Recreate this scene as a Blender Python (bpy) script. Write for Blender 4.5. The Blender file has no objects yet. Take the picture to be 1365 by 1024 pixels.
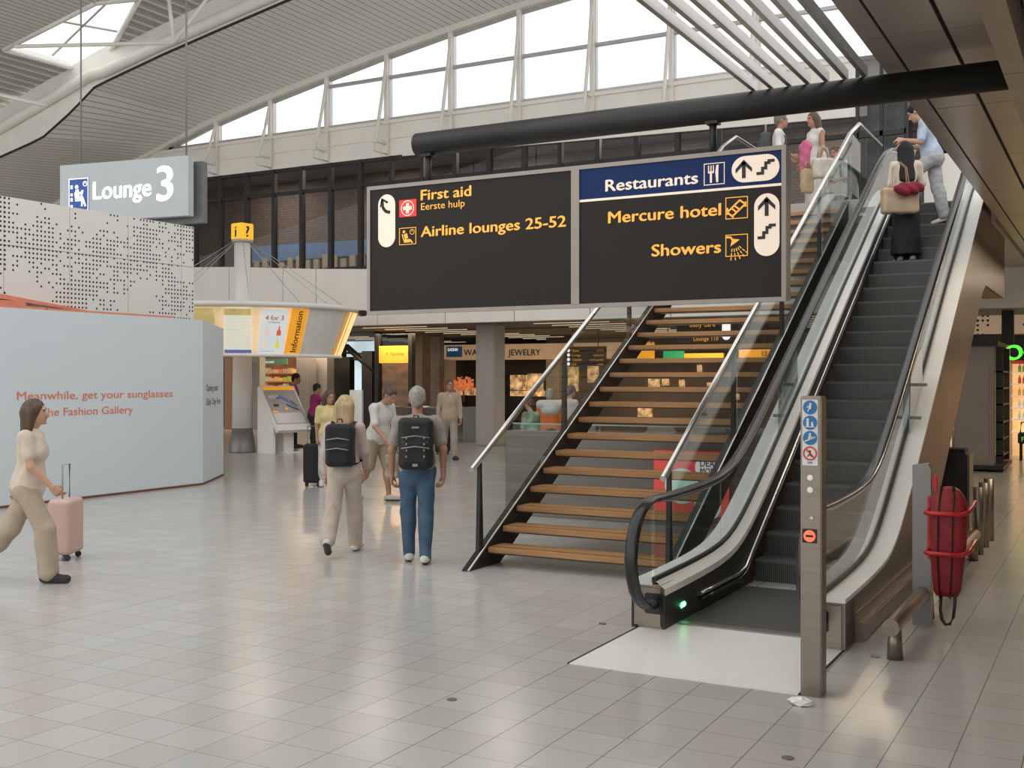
import bpy, bmesh, math, random
import numpy as np
from mathutils import Vector, Matrix
random.seed(7); np.random.seed(7)
SC = bpy.context.scene; COL = SC.collection
PI = math.pi; R = math.radians

# ------------------------------------------------------------------ camera, sky, exposure
CX, FPX, HY, CAMH = 682.5, 1480.0, 504.0, 1.84
TH = math.atan2(807.5, 1480.0)
cam_d = bpy.data.cameras.new('camera'); cam = bpy.data.objects.new('camera', cam_d); COL.objects.link(cam)
cam.location = (0, 0, CAMH); cam.rotation_euler = (PI/2, 0, TH)
cam_d.sensor_width = 36.0; cam_d.lens = 36.0*FPX/1365.0; cam_d.shift_y = -(512-HY)/1365.0
cam_d.clip_end = 300
SC.camera = cam
SC.view_settings.view_transform = 'Standard'; SC.view_settings.look = 'None'
SC.view_settings.exposure = 0.50; SC.view_settings.gamma = 1.0
w = bpy.data.worlds.new('sky'); SC.world = w; w.use_nodes = True
wb = w.node_tree.nodes['Background']; wb.inputs[0].default_value = (1.0, 0.985, 0.965, 1); wb.inputs[1].default_value = 1.02

FV = Vector((-math.sin(TH), math.cos(TH), 0)); RV = Vector((math.cos(TH), math.sin(TH), 0))
def ray(x, y): return FV + RV*((x-CX)/FPX) + Vector((0, 0, -(y-HY)/FPX))
CAMP = Vector((0, 0, CAMH))
def gz(x, y, z=0.0):
    d = ray(x, y); return CAMP + d*((z-CAMH)/d.z)
def ax(x, y, X):
    d = ray(x, y); return CAMP + d*(X/d.x)
def ay(x, y, Y):
    d = ray(x, y); return CAMP + d*(Y/d.y)
def ad(x, y, dep): return CAMP + ray(x, y)*dep

# ------------------------------------------------------------------ materials
def M(name, col, rough=0.5, metal=0.0, var=0.06, scale=6.0, bump=0.0, bscale=None, emit=0.0, stretch=None, spec=None):
    m = bpy.data.materials.new(name); m.use_nodes = True
    nt = m.node_tree; p = nt.nodes['Principled BSDF']
    tc = nt.nodes.new('ShaderNodeTexCoord'); mp = nt.nodes.new('ShaderNodeMapping')
    if stretch: mp.inputs['Scale'].default_value = stretch
    nt.links.new(tc.outputs['Object'], mp.inputs[0])
    nz = nt.nodes.new('ShaderNodeTexNoise'); nz.inputs['Scale'].default_value = scale; nz.inputs['Detail'].default_value = 4
    nt.links.new(mp.outputs[0], nz.inputs['Vector'])
    rp = nt.nodes.new('ShaderNodeValToRGB')
    a = [max(0, c*(1-var)) for c in col]; b = [min(1, c*(1+var)) for c in col]
    rp.color_ramp.elements[0].position = 0.3; rp.color_ramp.elements[1].position = 0.7
    rp.color_ramp.elements[0].color = (*a, 1); rp.color_ramp.elements[1].color = (*b, 1)
    nt.links.new(nz.outputs[0], rp.inputs[0]); nt.links.new(rp.outputs[0], p.inputs['Base Color'])
    p.inputs['Roughness'].default_value = rough; p.inputs['Metallic'].default_value = metal
    if spec is not None: p.inputs['Specular IOR Level'].default_value = spec
    if emit:
        nt.links.new(rp.outputs[0], p.inputs['Emission Color']); p.inputs['Emission Strength'].default_value = emit
    if bump:
        bp = nt.nodes.new('ShaderNodeBump'); bp.inputs['Strength'].default_value = bump; bp.inputs['Distance'].default_value = 0.01
        n2 = nt.nodes.new('ShaderNodeTexNoise'); n2.inputs['Scale'].default_value = bscale or scale*5; n2.inputs['Detail'].default_value = 3
        nt.links.new(mp.outputs[0], n2.inputs['Vector']); nt.links.new(n2.outputs[0], bp.inputs['Height']); nt.links.new(bp.outputs[0], p.inputs['Normal'])
    return m
class NT:
    """small node builder"""
    def __init__(s, m): s.m = m; s.nt = m.node_tree; s.p = s.nt.nodes['Principled BSDF']
    def n(s, t, **k):
        o = s.nt.nodes.new('ShaderNode'+t)
        for a, v in k.items(): setattr(o, a, v)
        return o
    def l(s, a, b): s.nt.links.new(a, b)
    def math(s, op, a, b=None, c=None):
        o = s.n('Math', operation=op)
        for i, v in enumerate((a, b, c)):
            if v is None: continue
            if isinstance(v, (int, float)): o.inputs[i].default_value = v
            else: s.l(v, o.inputs[i])
        return o.outputs[0]
    def mix(s, f, a, b):
        o = s.n('Mix', data_type='RGBA')
        if isinstance(f, (int, float)): o.inputs[0].default_value = f
        else: s.l(f, o.inputs[0])
        for i, v in ((6, a), (7, b)):
            if isinstance(v, tuple): o.inputs[i].default_value = (*v, 1)
            else: s.l(v, o.inputs[i])
        return o.outputs[2]
def newmat(name, rough=0.5, metal=0.0):
    m = bpy.data.materials.new(name); m.use_nodes = True; k = NT(m)
    k.p.inputs['Roughness'].default_value = rough; k.p.inputs['Metallic'].default_value = metal
    return m, k
def xyz(k, coord='Object'):
    tc = k.n('TexCoord'); sp = k.n('SeparateXYZ'); k.l(tc.outputs[coord], sp.inputs[0]); return sp.outputs, tc.outputs[coord]

def glass_mat(name, tint=(0.93, 0.97, 0.95), refl=1.0, rough=0.0, milk=0.0, milkcol=(0.9, 0.93, 0.96)):
    m = bpy.data.materials.new(name); m.use_nodes = True; nt = m.node_tree; nt.nodes.clear(); out = nt.nodes.new('ShaderNodeOutputMaterial')
    tr = nt.nodes.new('ShaderNodeBsdfTransparent'); tr.inputs[0].default_value = (*tint, 1)
    gl = nt.nodes.new('ShaderNodeBsdfGlossy'); gl.inputs['Roughness'].default_value = rough
    lw = nt.nodes.new('ShaderNodeLayerWeight'); pw = nt.nodes.new('ShaderNodeMath'); pw.operation = 'POWER'; pw.inputs[1].default_value = 5.0; nt.links.new(lw.outputs['Facing'], pw.inputs[0])
    ma = nt.nodes.new('ShaderNodeMath'); ma.operation = 'MULTIPLY_ADD'; ma.inputs[1].default_value = 0.9; ma.inputs[2].default_value = 0.04; nt.links.new(pw.outputs[0], ma.inputs[0])
    mu = nt.nodes.new('ShaderNodeMath'); mu.operation = 'MULTIPLY'; mu.inputs[1].default_value = refl; mu.use_clamp = True; nt.links.new(ma.outputs[0], mu.inputs[0])
    mx = nt.nodes.new('ShaderNodeMixShader'); nt.links.new(mu.outputs[0], mx.inputs[0]); nt.links.new(tr.outputs[0], mx.inputs[1]); nt.links.new(gl.outputs[0], mx.inputs[2])
    last = mx.outputs[0]
    if milk:
        tl = nt.nodes.new('ShaderNodeBsdfTranslucent'); tl.inputs[0].default_value = (*milkcol, 1)
        m2 = nt.nodes.new('ShaderNodeMixShader'); m2.inputs[0].default_value = milk
        nt.links.new(last, m2.inputs[1]); nt.links.new(tl.outputs[0], m2.inputs[2]); last = m2.outputs[0]
    nt.links.new(last, out.inputs[0]); return m

STEEL = M('brushed_steel', (0.27, 0.23, 0.19), 0.38, 0.9, 0.08, 3, 0.05, 60, stretch=(1, 1, 12))
STEELB = M('brown_steel_cladding', (0.20, 0.165, 0.135), 0.36, 0.7, 0.08, 1.2)
CHROME = M('satin_chrome', (0.62, 0.61, 0.59), 0.22, 1.0, 0.05, 4)
BLACKM = M('black_steel', (0.014, 0.013, 0.012), 0.5, 0.0, 0.15, 5)
TUBEM = M('black_tube_paint', (0.012, 0.012, 0.012), 0.45, 0.0, 0.2, 3)
RUBBER = M('black_rubber', (0.015, 0.015, 0.016), 0.25, 0.0, 0.1, 8)
WHITE = M('white_paint', (0.82, 0.81, 0.78), 0.5, 0, 0.03, 2)
CREAM = M('cream_panel', (0.84, 0.81, 0.75), 0.5, 0, 0.03, 1.5)
STRUCT = M('cream_steel', (0.82, 0.79, 0.73), 0.45, 0, 0.04, 2)
DECKW = M('white_decking', (0.86, 0.85, 0.83), 0.45, 0.0, 0.03, 3)
FRAMEB = M('black_frame', (0.022, 0.022, 0.022), 0.5, 0.2, 0.1, 4)
ALU = M('aluminium', (0.55, 0.54, 0.52), 0.4, 0.8, 0.05, 4)
GREYP = M('grey_paint', (0.30, 0.29, 0.28), 0.5, 0.1, 0.05, 3)
DARK = M('dark_void', (0.02, 0.018, 0.016), 0.8, 0, 0.2, 3)
GLASS = glass_mat('clear_glass', (0.93, 0.96, 0.95), 1.0)
TINT = glass_mat('tinted_glass', (0.52, 0.52, 0.53), 0.8)
FROST = glass_mat('frosted_glass', (0.86, 0.9, 0.94), 0.5, 0.1, 0.35, (0.80, 0.85, 0.92))
ACRYL = glass_mat('acrylic_guard', (0.82, 0.85, 0.83), 2.2, 0.05)

def plank_mat(name, col, axis, pitch, line, bump=0.6, wave=False, rough=0.55):
    m, k = newmat(name, rough); o, v = xyz(k)
    c = k.math('DIVIDE', o[axis], pitch); f = k.math('FRACT', c)
    d = k.math('ABSOLUTE', k.math('SUBTRACT', f, 0.5))
    nz = k.n('TexNoise'); nz.inputs['Scale'].default_value = 0.6; k.l(v, nz.inputs['Vector'])
    base = k.mix(nz.outputs[0], tuple(x*0.93 for x in col), tuple(min(1, x*1.05) for x in col))
    if wave:
        h = k.math('SMOOTH_MIN', d, 0.38, 0.1)
        h = k.math('MULTIPLY', h, pitch*2.0)
        k.l(base, k.p.inputs['Base Color'])
    else:
        ln = k.math('GREATER_THAN', d, 0.5-line)
        k.l(k.mix(ln, base, tuple(x*0.25 for x in col)), k.p.inputs['Base Color'])
        h = k.math('MULTIPLY', ln, -0.01)
    b = k.n('Bump'); b.inputs['Strength'].default_value = bump; b.inputs['Distance'].default_value = 1.0
    k.l(h, b.inputs['Height']); k.l(b.outputs[0], k.p.inputs['Normal'])
    return m
def tile_floor():
    m, k = newmat('pale_floor_tiles', 0.3); o, v = xyz(k)
    u = k.math('DIVIDE', k.math('ADD', o[0], 30.1), 0.3); vv = k.math('DIVIDE', k.math('ADD', o[1], 29.85), 0.3)
    def edge(c, wd):
        d = k.math('ABSOLUTE', k.math('SUBTRACT', k.math('FRACT', c), 0.5)); return k.math('GREATER_THAN', d, 0.5-wd)
    eu = edge(u, 0.0095); ev = edge(vv, 0.0065)
    cb = k.n('CombineXYZ'); k.l(k.math('FLOOR', u), cb.inputs[0]); k.l(k.math('FLOOR', vv), cb.inputs[1])
    wn = k.n('TexWhiteNoise', noise_dimensions='2D'); k.l(cb.outputs[0], wn.inputs['Vector'])
    r1 = k.n('ValToRGB'); cr = r1.color_ramp
    cr.elements[0].color = (0.475, 0.46, 0.43, 1); cr.elements[1].color = (0.53, 0.515, 0.49, 1)
    e = cr.elements.new(0.3); e.color = (0.495, 0.475, 0.45, 1); e = cr.elements.new(0.6); e.color = (0.485, 0.49, 0.475, 1)
    k.l(wn.outputs['Value'], r1.inputs[0])
    big = k.n('TexNoise'); big.inputs['Scale'].default_value = 0.35; big.inputs['Detail'].default_value = 3; k.l(v, big.inputs['Vector'])
    c1 = k.mix(k.math('MULTIPLY', big.outputs[0], 0.35), r1.outputs[0], (0.40, 0.385, 0.35))
    sp = k.n('TexNoise'); sp.inputs['Scale'].default_value = 260; k.l(v, sp.inputs['Vector'])
    c2 = k.mix(k.math('MULTIPLY', k.math('GREATER_THAN', sp.outputs[0], 0.62), 0.12), c1, (0.2, 0.19, 0.17))
    near = k.math('GREATER_THAN', o[0], -3.4); jt = k.math('LESS_THAN', k.math('ABSOLUTE', k.math('ADD', o[0], 7.0)), .02)
    lc = k.mix(k.math('MAXIMUM', near, jt), (0.30, 0.285, 0.26), (0.155, 0.145, 0.13))
    c3 = k.mix(ev, c2, (0.215, 0.205, 0.185)); c4 = k.mix(eu, c3, lc)
    k.l(c4, k.p.inputs['Base Color'])
    k.l(k.math('ADD', k.math('MULTIPLY', big.outputs[0], 0.12), k.math('MULTIPLY', eu, 0.3)), k.p.inputs['Roughness'])
    rr = k.math('ADD', k.math('MULTIPLY', big.outputs[0], 0.10), 0.15); k.l(rr, k.p.inputs['Roughness'])
    b = k.n('Bump'); b.inputs['Strength'].default_value = 0.25; b.inputs['Distance'].default_value = 0.004
    k.l(k.math('MULTIPLY', k.math('MAXIMUM', eu, ev), -1.0), b.inputs['Height']); k.l(b.outputs[0], k.p.inputs['Normal'])
    k.p.inputs['Specular IOR Level'].default_value = 0.6
    return m
def wood_mat(name, a, b, axis_scale=(2, 30, 30), rough=0.45):
    m, k = newmat(name, rough); tc = k.n('TexCoord'); mp = k.n('Mapping'); mp.inputs['Scale'].default_value = axis_scale
    k.l(tc.outputs['Object'], mp.inputs[0]); nz = k.n('TexNoise'); nz.inputs['Scale'].default_value = 1.5; nz.inputs['Detail'].default_value = 6; nz.inputs['Distortion'].default_value = 0.6
    k.l(mp.outputs[0], nz.inputs['Vector']); rp = k.n('ValToRGB'); rp.color_ramp.elements[0].position = 0.32; rp.color_ramp.elements[1].position = 0.68
    rp.color_ramp.elements[0].color = (*a, 1); rp.color_ramp.elements[1].color = (*b, 1)
    k.l(nz.outputs[0], rp.inputs[0]); k.l(rp.outputs[0], k.p.inputs['Base Color']); return m
def dots_mat(name, col, ua, va, pitch, rad, dens, emit=0.0, dark=(0.02, 0.018, 0.015), nscale=1.6):
    """a white panel punched with a grid of round holes, in clusters"""
    m, k = newmat(name, 0.5); o, v = xyz(k)
    u = k.math('DIVIDE', k.math('ADD', o[ua], 50), pitch); w_ = k.math('DIVIDE', k.math('ADD', o[va], 50), pitch)
    fu = k.math('SUBTRACT', k.math('FRACT', u), 0.5); fw = k.math('SUBTRACT', k.math('FRACT', w_), 0.5)
    d = k.math('SQRT', k.math('ADD', k.math('MULTIPLY', fu, fu), k.math('MULTIPLY', fw, fw)))
    cb = k.n('CombineXYZ'); k.l(k.math('FLOOR', u), cb.inputs[0]); k.l(k.math('FLOOR', w_), cb.inputs[1])
    n1 = k.n('TexNoise'); n1.inputs['Scale'].default_value = nscale*pitch; n1.inputs['Detail'].default_value = 0; k.l(cb.outputs[0], n1.inputs['Vector'])
    wn = k.n('TexWhiteNoise', noise_dimensions='2D'); k.l(cb.outputs[0], wn.inputs['Vector'])
    s = k.math('ADD', n1.outputs[0], k.math('MULTIPLY', k.math('SUBTRACT', wn.outputs['Value'], 0.5), 0.42))
    on = k.math('MULTIPLY', k.math('LESS_THAN', d, rad), k.math('GREATER_THAN', s, dens))
    c = k.mix(on, col, dark); k.l(c, k.p.inputs['Base Color'])
    if emit: k.l(c, k.p.inputs['Emission Color']); k.p.inputs['Emission Strength'].default_value = emit
    return m
def brick_mat():
    m, k = newmat('dark_brown_brick', 0.7); tc = k.n('TexCoord'); mp = k.n('Mapping'); mp.inputs['Rotation'].default_value = (PI/2, 0, 0)
    k.l(tc.outputs['Object'], mp.inputs[0]); b = k.n('TexBrick'); b.inputs['Color1'].default_value = (0.15, 0.115, 0.095, 1); b.inputs['Color2'].default_value = (0.11, 0.085, 0.07, 1)
    b.inputs['Mortar'].default_value = (0.05, 0.045, 0.04, 1); b.inputs['Scale'].default_value = 3.0
    k.l(mp.outputs[0], b.inputs['Vector']); k.l(b.outputs[0], k.p.inputs['Base Color']); return m

# ------------------------------------------------------------------ mesh helpers
def nb(): return bmesh.new()
def box(bm, lo, hi, bev=0.0):
    lo = Vector(lo); hi = Vector(hi)
    r = bmesh.ops.create_cube(bm, size=1.0, matrix=Matrix.Translation((lo+hi)/2) @ Matrix.Diagonal((*(hi-lo), 1)))
    if bev: bmesh.ops.bevel(bm, geom=list({e for v in r['verts'] for e in v.link_edges}), offset=bev, segments=2, affect='EDGES', clamp_overlap=True)
    return bm
def obox(bm, c, size, rz=0, rx=0, ry=0, bev=0.0):
    mt = Matrix.Translation(c) @ Matrix.Rotation(rz, 4, 'Z') @ Matrix.Rotation(ry, 4, 'Y') @ Matrix.Rotation(rx, 4, 'X') @ Matrix.Diagonal((*size, 1))
    r = bmesh.ops.create_cube(bm, size=1.0, matrix=mt)
    if bev: bmesh.ops.bevel(bm, geom=list({e for v in r['verts'] for e in v.link_edges}), offset=bev, segments=2, affect='EDGES', clamp_overlap=True)
    return bm
def prism(bm, pts, ext):
    """closed polygon pts (3-D), extruded by vector ext"""
    ext = Vector(ext); a = [bm.verts.new(Vector(p)) for p in pts]; b = [bm.verts.new(Vector(p)+ext) for p in pts]
    n = len(pts); bm.faces.new(a[::-1]); bm.faces.new(b)
    for i in range(n): bm.faces.new((a[i], a[(i+1) % n], b[(i+1) % n], b[i]))
    return bm
def strip(bm, lower, upper, ext):
    """band between two polylines with the same count, extruded"""
    ext = Vector(ext); n = len(lower)
    L = [bm.verts.new(Vector(p)) for p in lower]; U = [bm.verts.new(Vector(p)) for p in upper]
    L2 = [bm.verts.new(Vector(p)+ext) for p in lower]; U2 = [bm.verts.new(Vector(p)+ext) for p in upper]
    for i in range(n-1):
        bm.faces.new((L[i], L[i+1], U[i+1], U[i])); bm.faces.new((L2[i], U2[i], U2[i+1], L2[i+1]))
        bm.faces.new((U[i], U[i+1], U2[i+1], U2[i])); bm.faces.new((L[i], L2[i], L2[i+1], L[i+1]))
    bm.faces.new((L[0], U[0], U2[0], L2[0])); bm.faces.new((L[-1], L2[-1], U2[-1], U[-1]))
    return bm
def quad(bm, *p): bm.faces.new([bm.verts.new(Vector(q)) for q in p]); return bm
def frame_at(d):
    d = d.normalized(); a = Vector((0, 0, 1)) if abs(d.z) < 0.95 else Vector((1, 0, 0))
    s = d.cross(a).normalized(); return s, s.cross(d).normalized()
def tube(bm, pts, r, seg=10, prof=None, cap=True, side=None):
    """swept tube; prof = (rx, rz) for a flattened section"""
    pts = [Vector(p) for p in pts]; rings = []
    for i, p in enumerate(pts):
        d = (pts[min(i+1, len(pts)-1)]-pts[max(i-1, 0)]); s, u = frame_at(d)
        if side is not None: s = Vector(side); u = s.cross(d).normalized()
        ra, rb = prof if prof else ((r[i] if isinstance(r, (list, tuple)) else r),)*2
        rings.append([bm.verts.new(p + s*math.cos(2*PI*k/seg)*ra + u*math.sin(2*PI*k/seg)*rb) for k in range(seg)])
    for a, b in zip(rings, rings[1:]):
        for k in range(seg):
            f = bm.faces.new((a[k], a[(k+1) % seg], b[(k+1) % seg], b[k])); f.smooth = True
    if cap: bm.faces.new(rings[0][::-1]); bm.faces.new(rings[-1])
    return bm
def cyl(bm, a, b, r1, r2=None, seg=16): return tube(bm, [a, b], [r1, r1 if r2 is None else r2], seg)
def disc(bm, c, nrm, r, th=0.004, seg=24):
    nrm = Vector(nrm).normalized(); c = Vector(c); return cyl(bm, c, c+nrm*th, r, r, seg)
def lathe(bm, c, prof, seg=32):
    c = Vector(c); rings = []
    for (r, z) in prof: rings.append([bm.verts.new(c+Vector((r*math.cos(2*PI*k/seg), r*math.sin(2*PI*k/seg), z))) for k in range(seg)])
    for a, b in zip(rings, rings[1:]):
        for k in range(seg):
            f = bm.faces.new((a[k], a[(k+1) % seg], b[(k+1) % seg], b[k])); f.smooth = True
    bm.faces.new(rings[0][::-1]); bm.faces.new(rings[-1]); return bm

MW = {}
def root_matrix(o):
    while o.parent is not None: o = o.parent
    return Matrix.Translation(o.location) @ Matrix.Rotation(o.rotation_euler.z, 4, 'Z')
def tag(o, label=None, cat=None, group=None, kind=None):
    if label: o['label'] = label
    if cat: o['category'] = cat
    if group: o['group'] = group
    if kind: o['kind'] = kind
    return o
def mesh_obj(name, bm, mat, parent=None, local=False, base=None, smooth=False):
    """links one mesh; world-space bm goes into the parent's frame (or about its own base)"""
    bmesh.ops.recalc_face_normals(bm, faces=bm.faces)
    if parent is not None:
        if not local: bm.transform(root_matrix(parent).inverted())
    elif base is not None: bm.transform(Matrix.Translation(-Vector(base)))
    me = bpy.data.meshes.new(name); bm.to_mesh(me); bm.free()
    for mm in (mat if isinstance(mat, (list, tuple)) else [mat]): me.materials.append(mm)
    if smooth:
        for p in me.polygons: p.use_smooth = True
    o = bpy.data.objects.new(name, me); COL.objects.link(o)
    if parent is not None: o.parent = parent
    elif base is not None: o.location = base
    return o
def part(name, bm, mat, parent, label=None, local=False, smooth=False):
    o = mesh_obj(name, bm, mat, parent, local, None, smooth)
    if label: o['label'] = label
    return o
def thing(name, label, cat, loc=(0, 0, 0), rz=0.0, group=None):
    o = bpy.data.objects.new(name, None); COL.objects.link(o); o.location = loc; o.rotation_euler = (0, 0, rz); o.empty_display_size = 0.2
    return tag(o, label, cat, group)
def single(name, bm, mat, label, cat, base=(0, 0, 0), group=None, smooth=False):
    return tag(mesh_obj(name, bm, mat, None, False, base, smooth), label, cat, group)
def struct(name, bm, mat, label=None, cat=None):
    return tag(mesh_obj(name, bm, mat), label, cat, None, 'structure')
def dup(root, loc, rz=None, label=None):
    r = root.copy(); COL.objects.link(r); r.location = loc
    if rz is not None: r.rotation_euler = (0, 0, rz)
    if label: r['label'] = label
    for ch in list(root.children):
        c = ch.copy(); COL.objects.link(c); c.parent = r
        for g in list(ch.children):
            d = g.copy(); COL.objects.link(d); d.parent = c
    return r

def text_bm(bm, body, origin, right, up, height, align='L', bold=0.0, width=None, depth=0.004, xs=1.0):
    """lettering; height = cap height in metres, width = total width if given"""
    cu = bpy.data.curves.new('lettering', 'FONT'); cu.body = body; cu.size = 1.0; cu.extrude = 0.0; cu.resolution_u = 3
    o = bpy.data.objects.new('lettering', cu); COL.objects.link(o)
    bo_, cu.offset = bold, 0.0
    dg = bpy.context.evaluated_depsgraph_get(); me = bpy.data.meshes.new_from_object(o.evaluated_get(dg))
    v = np.empty(len(me.vertices)*3); me.vertices.foreach_get('co', v); v = v.reshape(-1, 3)
    polys = [tuple(p.vertices) for p in me.polygons]
    bpy.data.objects.remove(o); bpy.data.curves.remove(cu); bpy.data.meshes.remove(me)
    if not len(v): return bm
    x0, x1 = v[:, 0].min(), v[:, 0].max(); s = height/0.729
    sx = (width/(x1-x0)) if width else s*xs
    origin = Vector(origin); right = Vector(right).normalized(); up = Vector(up).normalized(); nrm = right.cross(up)
    off = -x0 if align == 'L' else (-x1 if align == 'R' else -(x0+x1)/2)
    for j, dx in enumerate((-bo_, 0, bo_) if bo_ else (0,)):          # heavier strokes by overlaid outlines
        vs = [bm.verts.new(origin + right*((p[0]+off+dx)*sx) + up*((p[1]+(dx*.6 if bo_ else 0))*s) + nrm*(depth+j*.0004)) for p in v]
        for p in polys:
            try: bm.faces.new([vs[i] for i in p])
            except ValueError: pass
    return bm
class Face:
    """a flat sign face: points by (u, v) metres from an origin"""
    def __init__(s, o, right, up): s.o = Vector(o); s.r = Vector(right).normalized(); s.u = Vector(up).normalized(); s.n = s.r.cross(s.u)
    def p(s, u, v, d=0.0): return s.o + s.r*u + s.u*v + s.n*d
    def rect(s, bm, u0, v0, u1, v1, d=0.0, th=0.004):
        return prism(bm, [s.p(u0, v0, d), s.p(u1, v0, d), s.p(u1, v1, d), s.p(u0, v1, d)], s.n*th)
    def poly(s, bm, pts, d=0.0, th=0.004): return prism(bm, [s.p(u, v, d) for u, v in pts], s.n*th)
    def ring(s, bm, u0, v0, u1, v1, t, d=0.0, th=0.004):
        s.rect(bm, u0, v0, u1, v0+t, d, th); s.rect(bm, u0, v1-t, u1, v1, d, th); s.rect(bm, u0, v0+t, u0+t, v1-t, d, th); return s.rect(bm, u1-t, v0+t, u1, v1-t, d, th)
    def disc(s, bm, u, v, r, d=0.0, th=0.004, seg=24): return s.poly(bm, [(u+r*math.cos(2*PI*k/seg), v+r*math.sin(2*PI*k/seg)) for k in range(seg)], d, th)
    def circ(s, bm, u, v, r, t, d=0.0, th=0.004, seg=24):
        for k in range(seg):
            a, b = 2*PI*k/seg, 2*PI*(k+1)/seg
            s.poly(bm, [(u+q*math.cos(c), v+q*math.sin(c)) for q, c in ((r, a), (r, b), (r-t, b), (r-t, a))], d, th)
    def line(s, bm, a, b, t, d=0.0, th=0.004):
        dx, dy = b[0]-a[0], b[1]-a[1]; L = math.hypot(dx, dy) or 1; nx, ny = -dy/L*t/2, dx/L*t/2
        return s.poly(bm, [(a[0]+nx, a[1]+ny), (a[0]-nx, a[1]-ny), (b[0]-nx, b[1]-ny), (b[0]+nx, b[1]+ny)], d, th)
    def pill(s, bm, u0, v0, u1, v1, d=0.0, th=0.004):
        w_, h_ = u1-u0, v1-v0; r = min(w_, h_)/2; pts = []
        for (cu_, cv, a0) in ((u1-r, v1-r, 0), (u0+r, v1-r, 90), (u0+r, v0+r, 180), (u1-r, v0+r, 270)):
            for k in range(9): a = R(a0+k*90/8); pts.append((cu_+r*math.cos(a), cv+r*math.sin(a)))
        out = []
        for q in pts:
            if not out or math.hypot(q[0]-out[-1][0], q[1]-out[-1][1]) > 1e-5: out.append(q)
        if math.hypot(out[0][0]-out[-1][0], out[0][1]-out[-1][1]) < 1e-5: out.pop()
        return s.poly(bm, out, d, th)
    def text(s, bm, body, u, v, h, align='L', bold=0.0, width=None, d=0.004, xs=1.0): return text_bm(bm, body, s.p(u, v), s.r, s.u, h, align, bold, width, d, xs)
    def arrow(s, bm, u, v, h, d, th=0.003):
        """up arrow with a wide chevron head, centred"""
        wd = h*0.9; t = h*0.2
        s.rect(bm, u-t/2, v-h/2, u+t/2, v+h/2-t*0.6, d, th)
        s.poly(bm, [(u, v+h/2), (u-wd/2, v+h*0.02), (u-wd/2, v-h*0.2), (u, v+h/2-t*1.35)], d, th)
        s.poly(bm, [(u, v+h/2), (u, v+h/2-t*1.35), (u+wd/2, v-h*0.2), (u+wd/2, v+h*0.02)], d, th)
    def stairs(s, bm, u, v, h, d, th=0.003):
        t = h*0.2; pts = [(-.62, -.5), (-.1, -.5), (-.1, -.17), (.12, -.17), (.12, .17), (.34, .17), (.34, .3), (.62, .3), (.62, .5), (.14, .5), (.14, .37), (-.08, .37), (-.08, .03), (-.3, .03), (-.3, -.3), (-.62, -.3)]
        return s.poly(bm, [(u+a*h, v+b*h) for a, b in pts], d, th)

# ================================================================== THE SETTING
YB, YF = 25.0, 20.7
UP = (0, 0, 1); XD = (1, 0, 0)
bm = nb(); quad(bm, (-60, -12, 0), (16, -12, 0), (16, 46, 0), (-60, 46, 0))
struct('floor', bm, tile_floor())
ARCH = [(-44, 2.6), (-40, 4.4), (-34, 6.6), (-30, 7.85), (-27.5, 8.6), (-25.7, 9.12), (-23.85, 9.62), (-21.5, 10.1), (-19.5, 10.46), (-17.55, 10.8), (-15.5, 11.11), (-13.48, 11.38), (-11, 11.62), (-8, 11.82), (-3, 11.95)]
def arch(x):
    for (a, za), (b, zb) in zip(ARCH, ARCH[1:]):
        if x <= b: return za + (zb-za)*(x-a)/(b-a)
    return ARCH[-1][1]
AF = [(-44, 3.2), (-36, 5.9), (-30, 7.62), (-27.85, 8.08), (-26.08, 8.43), (-24.85, 9.05), (-23.83, 9.68)]
def archf(x):
    for (a, za), (b, zb) in zip(AF, AF[1:]):
        if x <= b: return za + (zb-za)*(x-a)/(b-a)
    return arch(x)
BL = [(-44, 4.6), (-27.85, 8.60), (-23.83, 9.72)]
def beamz(x):
    for (a, za), (b, zb) in zip(BL, BL[1:]):
        if x <= b: return za + (zb-za)*(x-a)/(b-a)
    return arch(x)
AX = [x/2 for x in range(-88, -5)]
SOFFIT = plank_mat('grey_plank_soffit', (0.84, 0.82, 0.77), 0, 0.2, 0.05)
bm = nb(); rows = [[bm.verts.new((x, y, arch(x)*(1-t)+archf(x)*t+dz)) for x in AX] for t, y, dz in ((0, YB+.3, 0), (.5, (YB+YF)/2, 0), (1, YF, 0), (1, YF, .04), (0, YB+.3, .2))]
for ra, rb_ in zip(rows, rows[1:]):
    for i in range(len(AX)-1): bm.faces.new((ra[i], ra[i+1], rb_[i+1], rb_[i]))
struct('ceiling', bm, SOFFIT, 'curved grey plank soffit over the clerestory windows', 'ceiling')
# edge beam and fascia along the front of the soffit
bm = nb(); tube(bm, [(x, YF-0.12, beamz(x)+0.24) for x in AX if x < -8], 0.15, 10)
struct('trim_1', bm, STRUCT, 'cream edge beam along the plank soffit', 'beam')
bm = nb(); strip(bm, [(x, YF, archf(x)-0.01) for x in AX], [(x, YF, archf(x)+0.05) for x in AX], (0, -0.03, 0))
struct('trim_2', bm, BLACKM, 'black gap line along the soffit edge', 'trim')
bm = nb(); strip(bm, [(x, YB+0.1, arch(x)-0.16) for x in AX], [(x, YB+0.1, arch(x)) for x in AX], (0, -0.25, 0))
struct('trim_3', bm, STRUCT, 'cream head rail over the clerestory windows', 'trim')
bm = nb(); strip(bm, [(x, YF-.02, archf(x)+.04) for x in AX if x < -8], [(x, YF-.02, arch(x)+.95) for x in AX if x < -8], (0, .05, 0))
struct('trim_30', bm, STRUCT, 'cream upstand above the soffit edge', 'trim')
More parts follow.
